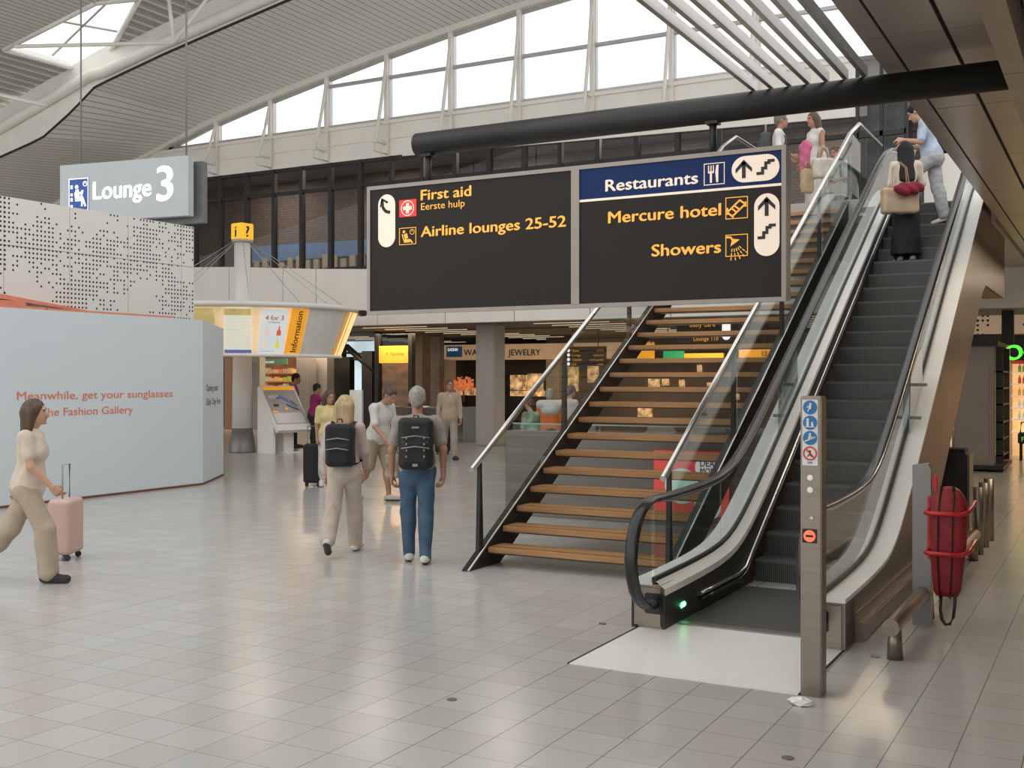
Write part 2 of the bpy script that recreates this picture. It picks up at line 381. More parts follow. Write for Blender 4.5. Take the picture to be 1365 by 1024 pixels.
# upper roof with the skylight
def onroof(x, y, z0=11.2, s=0.2):
    d = ray(x, y); t = (z0 + s*(20) - CAMH)/(d.z - s*d.x); return CAMP + d*t
L_, B_, R_, T_ = onroof(5, 66), onroof(130, 100), onroof(186, -2), onroof(127, 4)
def rz_(x, y): return Vector((x, y, 11.2 + 0.2*(x+20)))
c0, c1, c2, c3 = rz_(-38, YF+0.3), rz_(-9, YF+0.3), rz_(-9, 11), rz_(-38, 11)
PLANK2 = plank_mat('thin_line_planks', (0.70, 0.68, 0.64), 0, 0.16, 0.06)
CORR = plank_mat('corrugated_deck', (0.78, 0.74, 0.68), 0, 0.32, 0.05, bump=1.0, wave=True)
bm = nb(); quad(bm, c3, L_, T_); quad(bm, c2, c3, T_)
struct('ceiling', bm, PLANK2, 'plank lined roof slope in front of the skylight', 'ceiling')
bm = nb(); quad(bm, c0, c1, B_); quad(bm, c1, R_, B_); quad(bm, c1, c2, R_); quad(bm, c2, T_, R_); quad(bm, c0, B_, L_); quad(bm, c3, c0, L_)
struct('ceiling', bm, CORR, 'corrugated roof deck around the skylight', 'ceiling')
bm = nb()
for a, b in ((L_, B_), (B_, R_), (R_, T_), (T_, L_)):
    cm_ = (L_+B_+R_+T_)/4; a2, b2 = cm_+(a-cm_)*1.06+Vector((0, 0, 0.22)), cm_+(b-cm_)*1.06+Vector((0, 0, 0.22)); quad(bm, a, b, b2, a2)
    tube(bm, [a, b], 0.07, 6)
wf = struct('window_40', bm, WHITE, 'diamond skylight with white reveals in the roof', 'skylight')
bm = nb(); up7 = Vector((0, 0, 0.2))
tube(bm, [L_.lerp(T_, .5)+up7, B_.lerp(R_, .5)+up7], 0.03, 6); tube(bm, [L_.lerp(B_, .5)+up7, T_.lerp(R_, .5)+up7], 0.03, 6)
part('glazing_bar', bm, ALU, wf)
bm = nb(); quad(bm, *[q+Vector((0, 0, .23)) for q in (L_, B_, R_, T_)]); part('pane', bm, GLASS, wf)
bm = nb()
for a, b, dep in (((20, 62), (232, 57), 25.5), ((232, 57), (224, -10), 25.5), ((232, 57), (282, -10), 25.5), ((-10, 124), (62, 141), 26.5)):
    tube(bm, [ad(*a, dep), ad(*b, dep)], 0.045, 8)
struct('trim_4', bm, STRUCT, 'white tie rods under the skylight', 'tie rods')
# clerestory: cream band, windows
bm = nb(); box(bm, (-27, YB, 7.9), (-3, YB+0.3, 8.87)); box(bm, (-27, YB-0.06, 8.78), (-3, YB, 8.87)); box(bm, (-27, YB-0.04, 8.36), (-3, YB, 8.40))
prism(bm, [(-17, YB-.05, 7.9), (-17, YB-.05, 7.85), (-3, YB-.05, 7.52), (-3, YB-.05, 7.9)], (0, .04, 0)); struct('wall_back', bm, CREAM, 'cream band between the gallery glazing and the clerestory', 'wall')
CL = [-25.75, -23.7, -21.6, -19.55, -17.5, -15.45, -13.4, -11.35, -9.3, -7.25, -5.2]
for i, (xa, xb) in enumerate(zip(CL, CL[1:])):
    za, zb = arch(xa), arch(xb)
    if za < 8.95: za = 8.95
    bm = nb(); t = 0.07
    box(bm, (xa-0.06, YB-0.02, 8.87), (xa+0.06, YB+0.14, za)); box(bm, (xa+.06, YB, 8.87), (xb-.06, YB+0.1, 8.95))
    prism(bm, [(xa+.06, YB, za-.24), (xb-.06, YB, zb-.24), (xb-.06, YB, zb-.14), (xa+.06, YB, za-.14)], (0, 0.1, 0))
    tr = zb > 10.6
    if tr: box(bm, (xa+.06, YB, 10.02), (xb-.06, YB+0.1, 10.10))
    wf = struct('window_%d' % (i+1), bm, ALU, 'clerestory window under the curved roof, bay %d from the left' % (i+1), 'window')
    bm = nb(); zl = 10.05 if tr else min(za, zb)-.2
    quad(bm, (xa, YB+.05, 8.9), (xb, YB+.05, 8.9), (xb, YB+.05, 10.05 if tr else zb-.2), (xa, YB+.05, 10.05 if tr else za-.2))
    part('pane', bm, FROST if tr else GLASS, wf)
    if tr:
        bm = nb(); quad(bm, (xa, YB+.05, 10.08), (xb, YB+.05, 10.08), (xb, YB+.05, zb-.2), (xa, YB+.05, za-.2)); part('pane', bm, GLASS, wf)
    # bowed brace in front of the mullion
    if i > 0:
        zt = arch(xa)-0.15; bm = nb(); n = 7; pts = []
        for k in range(n+1):
            s = k/n; pts.append((xa, YB-0.05-0.55*(1-s)*(1-0.25*s), 8.2+(zt-8.2)*s))
        tube(bm, pts, 0.045, 8); box(bm, (xa-.05, YB-.12, 7.95), (xa+.05, YB-.02, zt))
        tube(bm, [(xa, YB-.6, 8.22), (xa, YB, 8.22)], .045, 8); tube(bm, [(xa-.02, YB-.6, 8.22), (xa-.02, YB-.6, 7.95), (xa, YB, 7.95)], .025, 6)
        tube(bm, [(xa, YB-.45, 8.75), (xa, YB, 8.75)], .03, 6); obox(bm, (xa, YB-.62, 8.22), (.16, .1, .12), bev=.02)
        struct('trim_%d' % (10+i), bm, STRUCT, 'white bowed brace on clerestory mullion %d from the left' % (i+1), 'brace')
# gallery glazing
GX0, GP = -25.66, 1.03
for i in range(22):
    xa = GX0+i*GP; xb = xa+GP; bm = nb(); zb0 = 4.7 if xa > -18 else 4.7
    box(bm, (xa-.06, YB-.02, zb0), (xa+.06, YB+.12, 7.9)); box(bm, (xa+.06, YB, 7.13), (xb-.06, YB+.1, 7.22)); box(bm, (xa+.06, YB, 7.8), (xb-.06, YB+.1, 7.9)); box(bm, (xa+.06, YB, zb0), (xb-.06, YB+.1, zb0+.25))
    wf = struct('window_%d' % (i+12), bm, FRAMEB, 'dark gallery glazing bay %d from the left' % (i+1), 'window')
    bm = nb(); quad(bm, (xa, YB+.06, zb0), (xb, YB+.06, zb0), (xb, YB+.06, 7.9), (xa, YB+.06, 7.9)); part('pane', bm, TINT, wf)
bm = nb(); box(bm, (-36, 28.6, 3.3), (-2, 29, 9.2)); struct('wall_gallery', bm, brick_mat(), 'brown brick wall behind the gallery glazing', 'wall')
bm = nb(); box(bm, (-36, YB+.3, 8.3), (-2, 29, 8.5)); struct('ceiling', bm, GREYP, 'grey ceiling inside the glazed gallery', 'ceiling')
bm = nb(); box(bm, (-40, YB+.31, 3.3), (-1.0, 44, 4.5))
struct('ceiling', bm, plank_mat('dark_slats', (0.10, 0.085, 0.07), 1, 0.3, 0.15), 'dark slatted ceiling over the shops', 'ceiling')
# reflection in the gallery glass, imitated by coloured strips set behind it
bm = nb()
for i in range(34):
    x = -25.4+i*.36; box(bm, (x, 28.5, 4.6), (x+.2, 28.58, 5.75+.1*math.sin(i*1.7)))
struct('trim_5', bm, M('beige_reflection', (0.42, 0.35, 0.25), .7), 'beige uprights imitating a reflection in the gallery glass', 'trim')
bm = nb(); strip(bm, [(-25.5, 28.54, 5.7), (-19, 28.54, 5.75), (-13, 28.54, 5.5)], [(-25.5, 28.54, 6.25), (-19, 28.54, 6.2), (-13, 28.54, 6.0)], (0, .05, 0))
struct('trim_6', bm, M('blue_reflection', (0.12, 0.22, 0.42), .7), 'blue band imitating a reflection in the gallery glass', 'trim')
# white fascia of the gallery floor
bm = nb(); xs = [-31.5, -29.4, -27.3, -25.2, -23.15, -21.1, -19.9, -17.78, -15.6, -13.52, -11.4, -9.3, -7.2, -5.1, -3.0, -.9]
def ftop(x): return 5.22 if x < -24.4 else (5.22-(x+24.4)/6.1*.40 if x < -18.3 else 4.82)
for a, b in zip(xs, xs[1:]): prism(bm, [(a+.012, YB-.1, 3.29), (b-.012, YB-.1, 3.29), (b-.012, YB-.1, ftop(b)), (a+.012, YB-.1, ftop(a))], (0, .3, 0))
box(bm, (-36, YB+.05, 3.29), (-.9, YB+.3, 4.75)); struct('wall_fascia', bm, CREAM, 'white fascia panels under the gallery glazing', 'wall')
bm = nb(); prism(bm, [(-25.2, YB-.14, 4.72), (-19.9, YB-.14, 4.45), (-19.9, YB-.14, 4.60), (-25.2, YB-.14, 4.95)], (0, -.1, 0))
box(bm, (-21.1, YB-.13, 3.6), (-21.06, YB-.1, 4.4)); box(bm, (-19.9, YB-.13, 3.6), (-19.86, YB-.1, 4.5))
bm.free()
# column in front of the shops
bm = nb(); box(bm, (-15.32, 26.0, 0), (-14.72, 26.6, 3.3), .03)
struct('trim_7', bm, M('grey_column', (0.42, 0.39, 0.35), .6), 'grey square column in front of the jewelry shop', 'column')
# far walls
WALLD = M('dark_brown_wall', (0.09, 0.07, 0.055), 0.6, 0, .15, .8)
bm = nb(); box(bm, (-48, 41, 0), (3, 41.3, 3.4)); struct('wall_far', bm, WALLD)
bm = nb(); box(bm, (-40.3, 6, 0), (-40, 41, 6)); struct('wall_left', bm, M('left_wall', (0.35, 0.33, 0.30), .6))

# right-hand slab over the escalator side
PANEL = M('brown_metal_ceiling', (0.46, 0.40, 0.34), 0.32, 0.4, 0.05, 1.2)
SZ = 4.17
bm = nb(); ys = [-3.2, -.85, 1.5, 3.2, 5.55, 7.9, 10.2, 12.6, 15.0, 17.4, 19.8, 22.2, 24.6, 27, 29.4]
for a, b in zip(ys, ys[1:]):
    for x0, x1 in ((-1.55, -1.405), (-1.385, -1.025), (-.995, -.63)): box(bm, (x0, a+.008, SZ), (x1, b-.008, SZ+.02))
struct('ceiling', bm, PANEL, 'brown metal ceiling panels beside the escalator', 'ceiling')
bm = nb(); box(bm, (-1.54, -3.2, SZ+.03), (5, 29.4, SZ+.26)); struct('ceiling', bm, DARK, 'dark slab above the metal panels', 'ceiling')
bm = nb()
for a, b in zip(ys, ys[1:]): box(bm, (-.655, a+.01, 3.82), (-.515, b-.01, SZ+.03))
struct('trim_8', bm, M('brown_beam', (0.36, 0.31, 0.26), .4, .5), 'drop beam along the metal ceiling', 'beam')
bm = nb()
for i in range(120): box(bm, (-.53, -3+i*.27, 4.12), (4.5, -2.96+i*.27, 4.17))
for j in range(16): box(bm, (-.5+j*.32, -3, 4.10), (-.47+j*.32, 29, 4.16))
struct('trim_9', bm, GREYP, 'slatted grille ceiling to the right of the drop beam', 'ceiling')
bm = nb(); box(bm, (4.6, -9, 0), (4.9, 29.6, 4.2)); struct('wall_right', bm, M('tan_side_wall', (0.28, 0.235, 0.19), .6), 'tan wall along the right side of the hall', 'wall')
for y in (2, 8, 14, 20, 26):  # unseen fill lights added to brighten the area under the slab
    ld = bpy.data.lights.new('soffit_fill', 'AREA'); ld.energy = 18 if y < 12 else 60; ld.size = 1.2; ld.color = (1, .80, .58)
    lo = bpy.data.objects.new('soffit_fill', ld); COL.objects.link(lo); lo.location = (1.6 if y < 12 else .2, y, 4.05)
# upper landing
UZ = 4.45
bm = nb(); box(bm, (-6.4, 16.62, 4.1), (-3.2, 24.8, UZ)); box(bm, (-3.2, 17.45, 4.1), (-1.56, 24.8, UZ)); struct('floor', bm, M('upper_floor', (0.40, 0.38, 0.35), .5), 'upper landing at the top of the stairs', 'floor')
bm = nb(); box(bm, (-3.25, 22.4, UZ), (-1.0, 22.6, 7.4)); struct('wall_upper', bm, CREAM, 'cream wall at the top of the escalator', 'wall')
bm = nb(); box(bm, (-2.4, 29.6, 0), (6, 29.9, 5)); struct('wall_right', bm, M('white_back_wall', (0.68, 0.66, 0.61), .6), 'pale wall above the shop on the right', 'wall')

# ================================================================== ESCALATOR
EXL, EXR = -3.16, -1.61; EM = (EXL+EXR)/2; S30 = math.tan(R(30)); Y0E = 7.64; YTOP = 17.2; ZT = UZ+.33
def deck(y):
    z = 1.40+S30*(y-11.35)
    lo, hi = .33, ZT; k = .28
    z = lo + (z-lo+math.sqrt((z-lo)**2+k*k))/2 - 0.0 if z < 3 else hi - ((hi-z)+math.sqrt((hi-z)**2+k*k))/2
    return z
YS = [7.64, 8.0, 8.4, 8.7, 8.95, 9.2, 9.4, 9.6, 9.8, 10.0, 10.3, 10.7, 11.2, 12, 13, 14, 15, 15.8, 16.3, 16.7, 17.0, 17.3, 17.6, 18.0, 18.6, 19.6]
def zst(y): return max(0, S30*(y-9.55))
GRN = M('green_lamp', (0.1, 0.9, 0.35), .4, emit=6.0)
esc = thing('escalator', 'escalator with black handrails rising to the right of the wooden stairs', 'escalator', (EM, Y0E, 0))
for sd in (-1, 1):
    xo = EXL if sd < 0 else EXR; xg = EM+sd*.60; xi = EM+sd*.515
    # outer cladding
    low = [(xo, y, max(0.0, min(deck(y)-1.22, 3.13))) for y in YS]; upp = [(xo, y, deck(y)-.03) for y in YS]
    bm = nb(); strip(bm, low, upp, (-sd*.04, 0, 0)); part('side_cladding', bm, STEELB if sd > 0 else BLACKM, esc)
    # outer deck, inner deck, skirt
    bm = nb(); strip(bm, [(xo, y, deck(y)-.03) for y in YS], [(xo, y, deck(y)) for y in YS], (xg+sd*.012-xo, 0, 0)); part('outer_deck', bm, DECKW, esc)
    bm = nb(); n = len(YS)
    A = [bm.verts.new((xg-sd*.012, y, deck(y)+.005)) for y in YS]; Bv = [bm.verts.new((xi, y, deck(y)-.05)) for y in YS]; Cv = [bm.verts.new((xi, y, deck(y)-.10)) for y in YS]
    for i in range(n-1): bm.faces.new((A[i], A[i+1], Bv[i+1], Bv[i])); bm.faces.new((Bv[i], Bv[i+1], Cv[i+1], Cv[i]))
    part('inner_deck', bm, DECKW, esc)
    bm = nb(); strip(bm, [(xi, y, max(-.02, deck(y)-.62)) for y in YS], [(xi, y, deck(y)-.10) for y in YS], (sd*.02, 0, 0)); part('skirt', bm, M('dark_skirt', (0.022, 0.021, 0.02), .55, .0), esc)
    bm = nb(); ysk = [y for y in YS if y >= 8.4]; tube(bm, [(xi-sd*.012, y, max(.10, zst(y)+.20-.06)) for y in ysk], .016, 8); part('skirt_strip', bm, CHROME, esc)
    bm = nb(); tube(bm, [(xi-sd*.014, y, max(.05, zst(y)+.09)) for y in ysk], .022, 6); part('skirt_brush', bm, RUBBER, esc)
    bm = nb(); strip(bm, [(xg-sd*.016, y, deck(y)-.01) for y in YS], [(xg-sd*.016, y, deck(y)+.03) for y in YS], (sd*.032, 0, 0)); part('glass_gasket', bm, BLACKM, esc)
    # handrail: newel loop, then along the deck
    hz = .93; def_off = hz-.33
    NY, NR = 7.60, .395; loop = []
    loop = [(xg, 7.86, .22), (xg, 7.72, .20), (xg, 7.60, .20)]
    for k in range(11): a = -PI/2 - PI*k/10; loop.append((xg, NY+NR*math.cos(a)*1.0, .565+NR*math.sin(a)*.985))
    path = loop+[(xg, y, deck(y)+def_off) for y in YS if y > 7.8]
    e0 = (xg, 19.6, deck(19.6)+def_off)
    path += [(xg, 19.85, e0[2]-.05), (xg, 19.97, e0[2]-.2), (xg, 19.97, e0[2]-.4), (xg, 19.8, e0[2]-.55)]
    bm = nb(); tube(bm, path, .04, 12, prof=(.050, .024), side=(1, 0, 0)); part('handrail', bm, RUBBER, esc, 'black rubber handrail', smooth=False)
    bm = nb(); tube(bm, [(p[0], p[1]+(.035 if i < 14 and i > 3 else 0), p[2]-(.03 if i >= 14 else 0)) for i, p in enumerate(path)][4:-4], .022, 8); part('handrail_guide', bm, CHROME, esc)
    # glass balustrade: newel part and panels
    top = [(xg, y, deck(y)+def_off-.02) for y in YS]; bot = [(xg, y, deck(y)) for y in YS]
    jo = [0, 5, 12, 15, 19, len(YS)-1]
    for a, b in zip(jo, jo[1:]):
        bm = nb(); strip(bm, [(p[0]-.005, p[1]+(.006 if i == a else 0), p[2]) for i, p in enumerate(bot) if a <= i <= b], [(p[0]-.005, p[1]+(.006 if i == a else 0), p[2]) for i, p in enumerate(top) if a <= i <= b], (.01, 0, 0))
        if a == 0:
            npts = [(xg-.005, NY+(NR-.03)*math.cos(-PI/2-PI*k/10), .565+(NR-.03)*math.sin(-PI/2-PI*k/10)) for k in range(11)]
            prism(bm, npts, (.01, 0, 0))
        part('glass_panel', bm, GLASS, esc)
    # newel plinth box
    x0, x1 = (EXL, EXL+.255) if sd < 0 else (EXR-.255, EXR)
    bm = nb(); box(bm, (x0, Y0E-.01, 0), (x1, 7.95, .325), .025); nbx = part('newel_base', bm, STEEL, esc)
    bm = nb(); obox(bm, (xg, Y0E-.015, .19), (.13, .03, .15), bev=.01); part('handrail_inlet', bm, RUBBER, nbx)
    if sd > 0:
        bm = nb(); obox(bm, (xg-.03, Y0E-.034, .16), (.04, .01, .05)); part('notice', bm, WHITE, nbx)
    # clear guard wedge over the deck
    yq = 11.7; bm = nb(); prism(bm, [(xg+sd*.03, yq-.55, deck(yq-.55)+.0), (xg+sd*.03, yq+.25, deck(yq+.25)+.02), (xg+sd*.03, yq+.2, deck(yq+.2)+.42), (xg+sd*.03, yq-.40, deck(yq-.4)+.60), (xg+sd*.03, yq-.5, deck(yq-.5)+.5)], (sd*.008, 0, 0)); gp = part('guard_panel', bm, ACRYL, esc, 'clear plastic guard beside the handrail')
    bm = nb(); box(bm, (min(xg, xg+sd*.12), yq-.05, deck(yq)+.14), (max(xg, xg+sd*.12), yq-.02, deck(yq)+.17)); box(bm, (min(xg, xg+sd*.12), yq-.42, deck(yq-.4)+.05), (max(xg, xg+sd*.12), yq-.39, deck(yq-.4)+.08)); part('bracket', bm, GREYP, gp)
# right base plinth, lamps, landing parts
bm = nb(); box(bm, (EXR-.02, 7.95, 0), (EXR+.06, 11.4, .13), .01); box(bm, (EXR-.02, 7.95, .13), (EXR+.015, 11.2, .2)); part('base_plinth', bm, STEEL, esc)
bm = nb(); obox(bm, (EM-.512, 8.02, .12), (.02, .1, .04), bev=.01); part('entry_lamp', bm, GRN, esc, 'green entry lamp')
bm = nb(); box(bm, (-3.1, 6.45, 0), (-1.63, 7.95, .004)); part('landing_plate', bm, M('pale_landing_plate', (0.86, 0.85, 0.82), .36, .1, .04, 8, .05, 40, stretch=(1, 12, 1)), esc)
bm = nb(); box(bm, (-3.115, 6.45, 0), (-3.10, 7.65, .006)); box(bm, (-1.63, 6.45, 0), (-1.615, 7.65, .006)); part('plate_edge', bm, BLACKM, esc)
def groove_mat():
    m, k = newmat('grooved_step', 0.4, .3); o, v = xyz(k)
    f = k.math('FRACT', k.math('DIVIDE', o[0], .018)); g = k.math('GREATER_THAN', f, .5)
    k.l(k.mix(g, (0.045, 0.043, 0.041), (0.12, 0.115, 0.11)), k.p.inputs['Base Color'])
    return m
GROOVE = groove_mat(); RISER = M('step_riser', (0.05, 0.048, 0.046), .45, .3, .1, 30)
bm = nb(); box(bm, (EM-.5, 7.9, -.03), (EM+.5, 9.56, .012)); part('step_band', bm, GROOVE, esc)
bm = nb(); box(bm, (EM-.5, 7.86, 0), (EM+.5, 7.95, .016)); part('comb', bm, M('comb_plate', (0.25, 0.24, 0.22), .4, .8), esc)
STEPS = []
step0 = None; base_y = 9.9
for k in range(1, 23):
    y = 9.55+.346*k; z = .2*k; STEPS.append((y, z))
    if step0 is None:
        bm = nb(); box(bm, (EM-.5, y, z-.03), (EM+.5, y+.37, z)); box(bm, (EM-.5, y, z-.22), (EM+.5, y+.03, z-.03))
        step0 = part('step', bm, [GROOVE], esc)
        bm = nb(); box(bm, (EM-.5, y-.004, z-.025), (EM+.5, y, z+.002)); nose0 = part('nosing', bm, M('step_nosing', (0.13, 0.125, 0.12), .5), step0)
    else:
        c = step0.copy(); COL.objects.link(c); c.parent = esc; c.location = (0, y-STEPS[0][0], z-STEPS[0][1])
        d = nose0.copy(); COL.objects.link(d); d.parent = c
def on_slope(x, y, z0=0.0):
    """point of the escalator's step line seen at a pixel"""
    d = ray(x, y); t = (z0 - S30*9.55 - CAMH)/(d.z - S30*d.y); return CAMP + d*t
bm = nb(); box(bm, (EXL+.05, 16.3, 3.13), (EXR-.05, 19.6, 3.2)); part('truss_soffit', bm, wood_mat('warm_wood', (0.30, 0.17, 0.08), (0.42, 0.25, 0.12)), esc)

# ================================================================== STAIRCASE
SX0, SX1 = -5.45, -3.5
TREAD = wood_mat('oak_tread', (0.30, 0.145, 0.052), (0.48, 0.26, 0.105), (1.2, 14, 14))
stair = thing('staircase', 'open wooden staircase with black stringers and glass sides', 'staircase', ((SX0+SX1)/2, 9.1, 0))
RISE, GO = .1715, .295; ST = []
bm = nb(); box(bm, (SX0+.045, 9.41, .13), (SX1-.045, 9.715, .192), .008); t0 = part('tread', bm, TREAD, stair)
bm = nb(); box(bm, (SX0+.05, 9.406, .127), (SX1-.05, 9.432, .137)); box(bm, (SX0+.05, 9.44, .1915), (SX1-.05, 9.46, .1935)); n0 = part('nosing_and_shadow_strip', bm, BLACKM, t0)  # lower black box imitates the shadow line under the tread; upper one is nosing
for k in range(1, 25):
    c = t0.copy(); COL.objects.link(c); c.parent = stair; c.location = (0, GO*k, RISE*k)
    d = n0.copy(); COL.objects.link(d); d.parent = c
def ztop(y): return .5845*(y-9.05)
for sd, x in ((-1, SX0), (1, SX1)):
    bm = nb(); ya, yb = 9.05, 16.75
    prism(bm, [(x-.04, ya, 0), (x-.04, yb, ztop(yb)), (x-.04, yb, ztop(yb)-.36), (x-.04, ya+.62, 0)], (.08, 0, 0)); part('stringer', bm, BLACKM, stair)
    bm = nb(); tube(bm, [(x+.038, ya, .006), (x+.038, yb, ztop(yb)+.003)], .010, 8); part('stringer_edge', bm, CHROME, stair)
    bm = nb(); rail = [(x, 9.18, .955), (x, 16.9, .955+.5845*(16.9-9.18)), (x, 17.6, .955+.5845*(17.4-9.18))]
    rail += [(x, 19.4, rail[-1][2])]
    tube(bm, rail, .03, 14); part('handrail', bm, CHROME, stair, 'brushed steel handrail')
    for k in range(5):
        y = 9.33+1.885*k; zb = ztop(y)-.05; zt = .955+.5845*(y-9.18)-.02
        bm = nb(); prism(bm, [(x-.02, y-.045, zb), (x-.02, y+.045, zb), (x-.02, y+.012, zt), (x-.02, y-.012, zt)], (.04, 0, 0)); part('baluster_post', bm, BLACKM, stair)
        y2 = y+1.885 if k < 4 else 17.5
        bm = nb(); x2 = x+.03; g0 = [(x2, y+.01, ztop(y)+.03), (x2, y2-.01, ztop(min(y2, 16.8))+.03)]; g1 = [(x2, y+.01, ztop(y)+.90), (x2, y2-.01, ztop(min(y2, 16.8))+.90)]
        strip(bm, g0, g1, (.012, 0, 0)); part('glass_panel', bm, GLASS, stair)

# low parapet under the stairs, with poster
STONE = M('grey_stone', (0.20, 0.18, 0.155), .4, 0, .1, 2, stretch=(1, 1, 9))
bm = nb(); box(bm, (-7.25, 13.1, 0), (-3.55, 13.4, 1.13), .01)
single('parapet', bm, STONE, 'grey stone parapet under the wooden stairs', 'parapet', (-5.4, 13.25, 0))
p = thing('glass_rail', 'strip of greenish glass on top of the grey parapet under the stairs', 'glass rail', (-5.4, 13.25, 1.13))
bm = nb(); box(bm, (-7.2, 13.22, 1.13), (-3.6, 13.235, 1.22)); part('pane', bm, GLASS, p)
bm = nb(); box(bm, (-7.2, 13.215, 1.22), (-3.6, 13.24, 1.235)); part('cap', bm, M('green_glass_edge', (0.35, 0.5, 0.45), .2), p)
ps = thing('advert_poster', 'red advert poster with white lettering behind the lower stair treads', 'poster', (-5.0, 13.09, .2))
a, b = ay(872, 600, 13.05), ay(972, 690, 13.05); fc = Face((a.x, 13.06, b.z), XD, UP); W_, H_ = b.x-a.x, a.z-b.z
bm = nb(); fc.rect(bm, 0, 0, W_, H_, 0, .02); part('sheet', bm, M('red_poster', (0.72, 0.09, 0.07), .5, emit=.25), ps)
bm = nb(); fc.disc(bm, W_*.38, H_*.45, .22, .02, .004); fc.disc(bm, W_*.72, H_*.15, .17, .02, .004); part('mint_bubble', bm, M('mint', (0.45, 0.72, 0.64), .5, emit=.25), ps)
bm = nb(); fc.pill(bm, W_*.56, H_*.58, W_*.99, H_*.93, .025, .004); part('speech_bubble', bm, M('poster_white', (0.8, .8, .8), .5, emit=.3), ps)
bm = nb(); fc.text(bm, 'DEALS', W_*.63, H_*.77, .085, bold=.02, d=.031, width=.27); part('lettering', bm, BLACKM, ps); bm = nb(); fc.text(bm, 'MONTH', W_*.63, H_*.645, .085, bold=.02, d=.031, width=.30); part('lettering', bm, BLACKM, ps)
bm = nb(); fc.text(bm, 'see', W_*.05, H_*.9, .04, d=.022); part('lettering', bm, WHITE, ps)

# ================================================================== OVERHEAD SIGN, TUBE, FINS
tb = thing('support_tube', 'long black horizontal tube carrying the black direction sign', 'tube', (-3.2, 8.62, 3.99))
bm = nb(); tube(bm, [(-5.70, 8.62, 4.0), (-.60, 8.62, 4.0)], .108, 28); part('tube', bm, TUBEM, tb)
for x in (-5.58, -2.86, -2.2):
    bm = nb(); cyl(bm, (x, 8.62, 3.58), (x, 8.62, 3.95), .03, seg=10)
    if x > -2.5: bm.free(); continue
    obox(bm, (x, 8.62, 3.92), (.10, .1, .08)); part('hanger', bm, BLACKM, tb)
for i in range(7):
    x = -2.53+i*.142
    bm = nb(); box(bm, (x-.018, -2, 4.115), (x+.018, 8.66, 4.19)); 
    single('louvre_blade', bm, ALU, ['leftmost aluminium louvre blade above the black tube', 'second aluminium louvre blade from the left above the tube', 'third aluminium louvre blade from the left above the tube', 'middle aluminium louvre blade of the seven above the tube', 'third aluminium louvre blade from the brown ceiling edge', 'second aluminium louvre blade from the brown ceiling edge', 'aluminium louvre blade next to the brown ceiling edge'][i], 'louvre', (x, 3.3, 4.15), 'louvre blades above the black tube')
# the direction sign
SXA, SXB, SZA, SZB, SY = -6.18, -2.235, 2.43, 3.632, 8.5
SIGNK = M('charcoal_sign_face', (0.020, 0.0165, 0.0145), .6, 0, .04, 2, spec=.3)
SIGNB = M('blue_sign_face', (0.002, 0.022, 0.115), .6, 0, .04, 2, spec=.3)
YEL = M('yellow_lettering', (.95, 0.46, 0.06), .5, emit=.28, var=.02)
WLT = M('lit_white', (.88, 0.74, 0.61), .5, emit=.22, var=.01)
REDL = M('lit_red', (0.75, 0.03, 0.03), .5, emit=.5, var=.02)
FRAME = M('grey_sign_frame', (0.33, 0.29, 0.26), .45, .3, .04)
sg = thing('direction_sign', 'wide charcoal direction sign with yellow lettering hanging before the stairs', 'sign', ((SXA+SXB)/2, SY+.1, SZA))
F_ = Face((0, SY, 0), XD, UP)
bm = nb(); box(bm, (SXA+.02, SY+.005, SZA+.02), (SXB-.02, SY+.20, SZB-.02)); part('housing', bm, GREYP, sg)
bm = nb(); F_.ring(bm, SXA, SZA, SXB, SZB, .035, -.02, .035); F_.rect(bm, -4.06, SZA+.035, -3.985, SZB-.035, -.01, .028); part('frame', bm, FRAME, sg)
bm = nb(); F_.rect(bm, SXA+.035, SZA+.035, -4.06, SZB-.035, 0, .004); part('left_panel', bm, SIGNK, sg)
bm = nb(); F_.rect(bm, -3.985, SZA+.035, SXB-.035, 3.322, 0, .004); part('right_panel', bm, SIGNK, sg)
bm = nb(); F_.rect(bm, -3.985, 3.342, SXB-.035, SZB-.035, 0, .004); part('blue_panel', bm, SIGNB, sg)
bm = nb(); F_.rect(bm, -3.985, 3.322, SXB-.035, 3.342, 0, .006); part('divider_line', bm, WLT, sg)
def letters(body, u, v, h, width, mat=YEL, al='L', bold=.022):
    bm = nb(); F_.text(bm, body, u, v, h, al, bold, width, .006); part('lettering', bm, mat, sg)
letters('First aid', -5.58, 3.462, .098, .53); letters('Eerste hulp', -5.58, 3.372, .066, .465, bold=.004); letters('Airline lounges 25-52', -5.58, 3.128, .098, 1.465)
letters('Restaurants', -3.745, 3.395, .10, .80, WLT); letters('Mercure hotel', -3.72, 3.128, .10, .965); letters('Showers', -3.335, 2.832, .10, .58)
D = .006
bm = nb(); F_.pill(bm, -6.055, 3.055, -5.865, 3.545, .004); part('arrow_pill', bm, WLT, sg)
bm = nb(); uc, vc = -5.96, 3.455
F_.poly(bm, [(-6.015, 3.515), (-6.035, 3.43), (-6.055+.03, 3.43), (-6.0, 3.49), (-5.955, 3.46), (-5.94, 3.475)], .008); F_.line(bm, (-6.008, 3.5), (-6.0, 3.42), .026, .008); F_.line(bm, (-6.0, 3.425), (-5.972, 3.39), .028, .008); F_.line(bm, (-5.975, 3.39), (-5.92, 3.375), .03, .008); part('arrow', bm, BLACKM, sg)
bm = nb(); F_.rect(bm, -5.818, 3.322, -5.632, 3.478, .004); pc = part('pictogram', bm, REDL, sg, 'red first aid pictogram')
bm = nb(); F_.circ(bm, -5.725, 3.4, .072, .008, .008); F_.rect(bm, -5.742, 3.352, -5.708, 3.448, .008); F_.rect(bm, -5.773, 3.383, -5.677, 3.417, .0095); part('symbol', bm, WLT, pc)
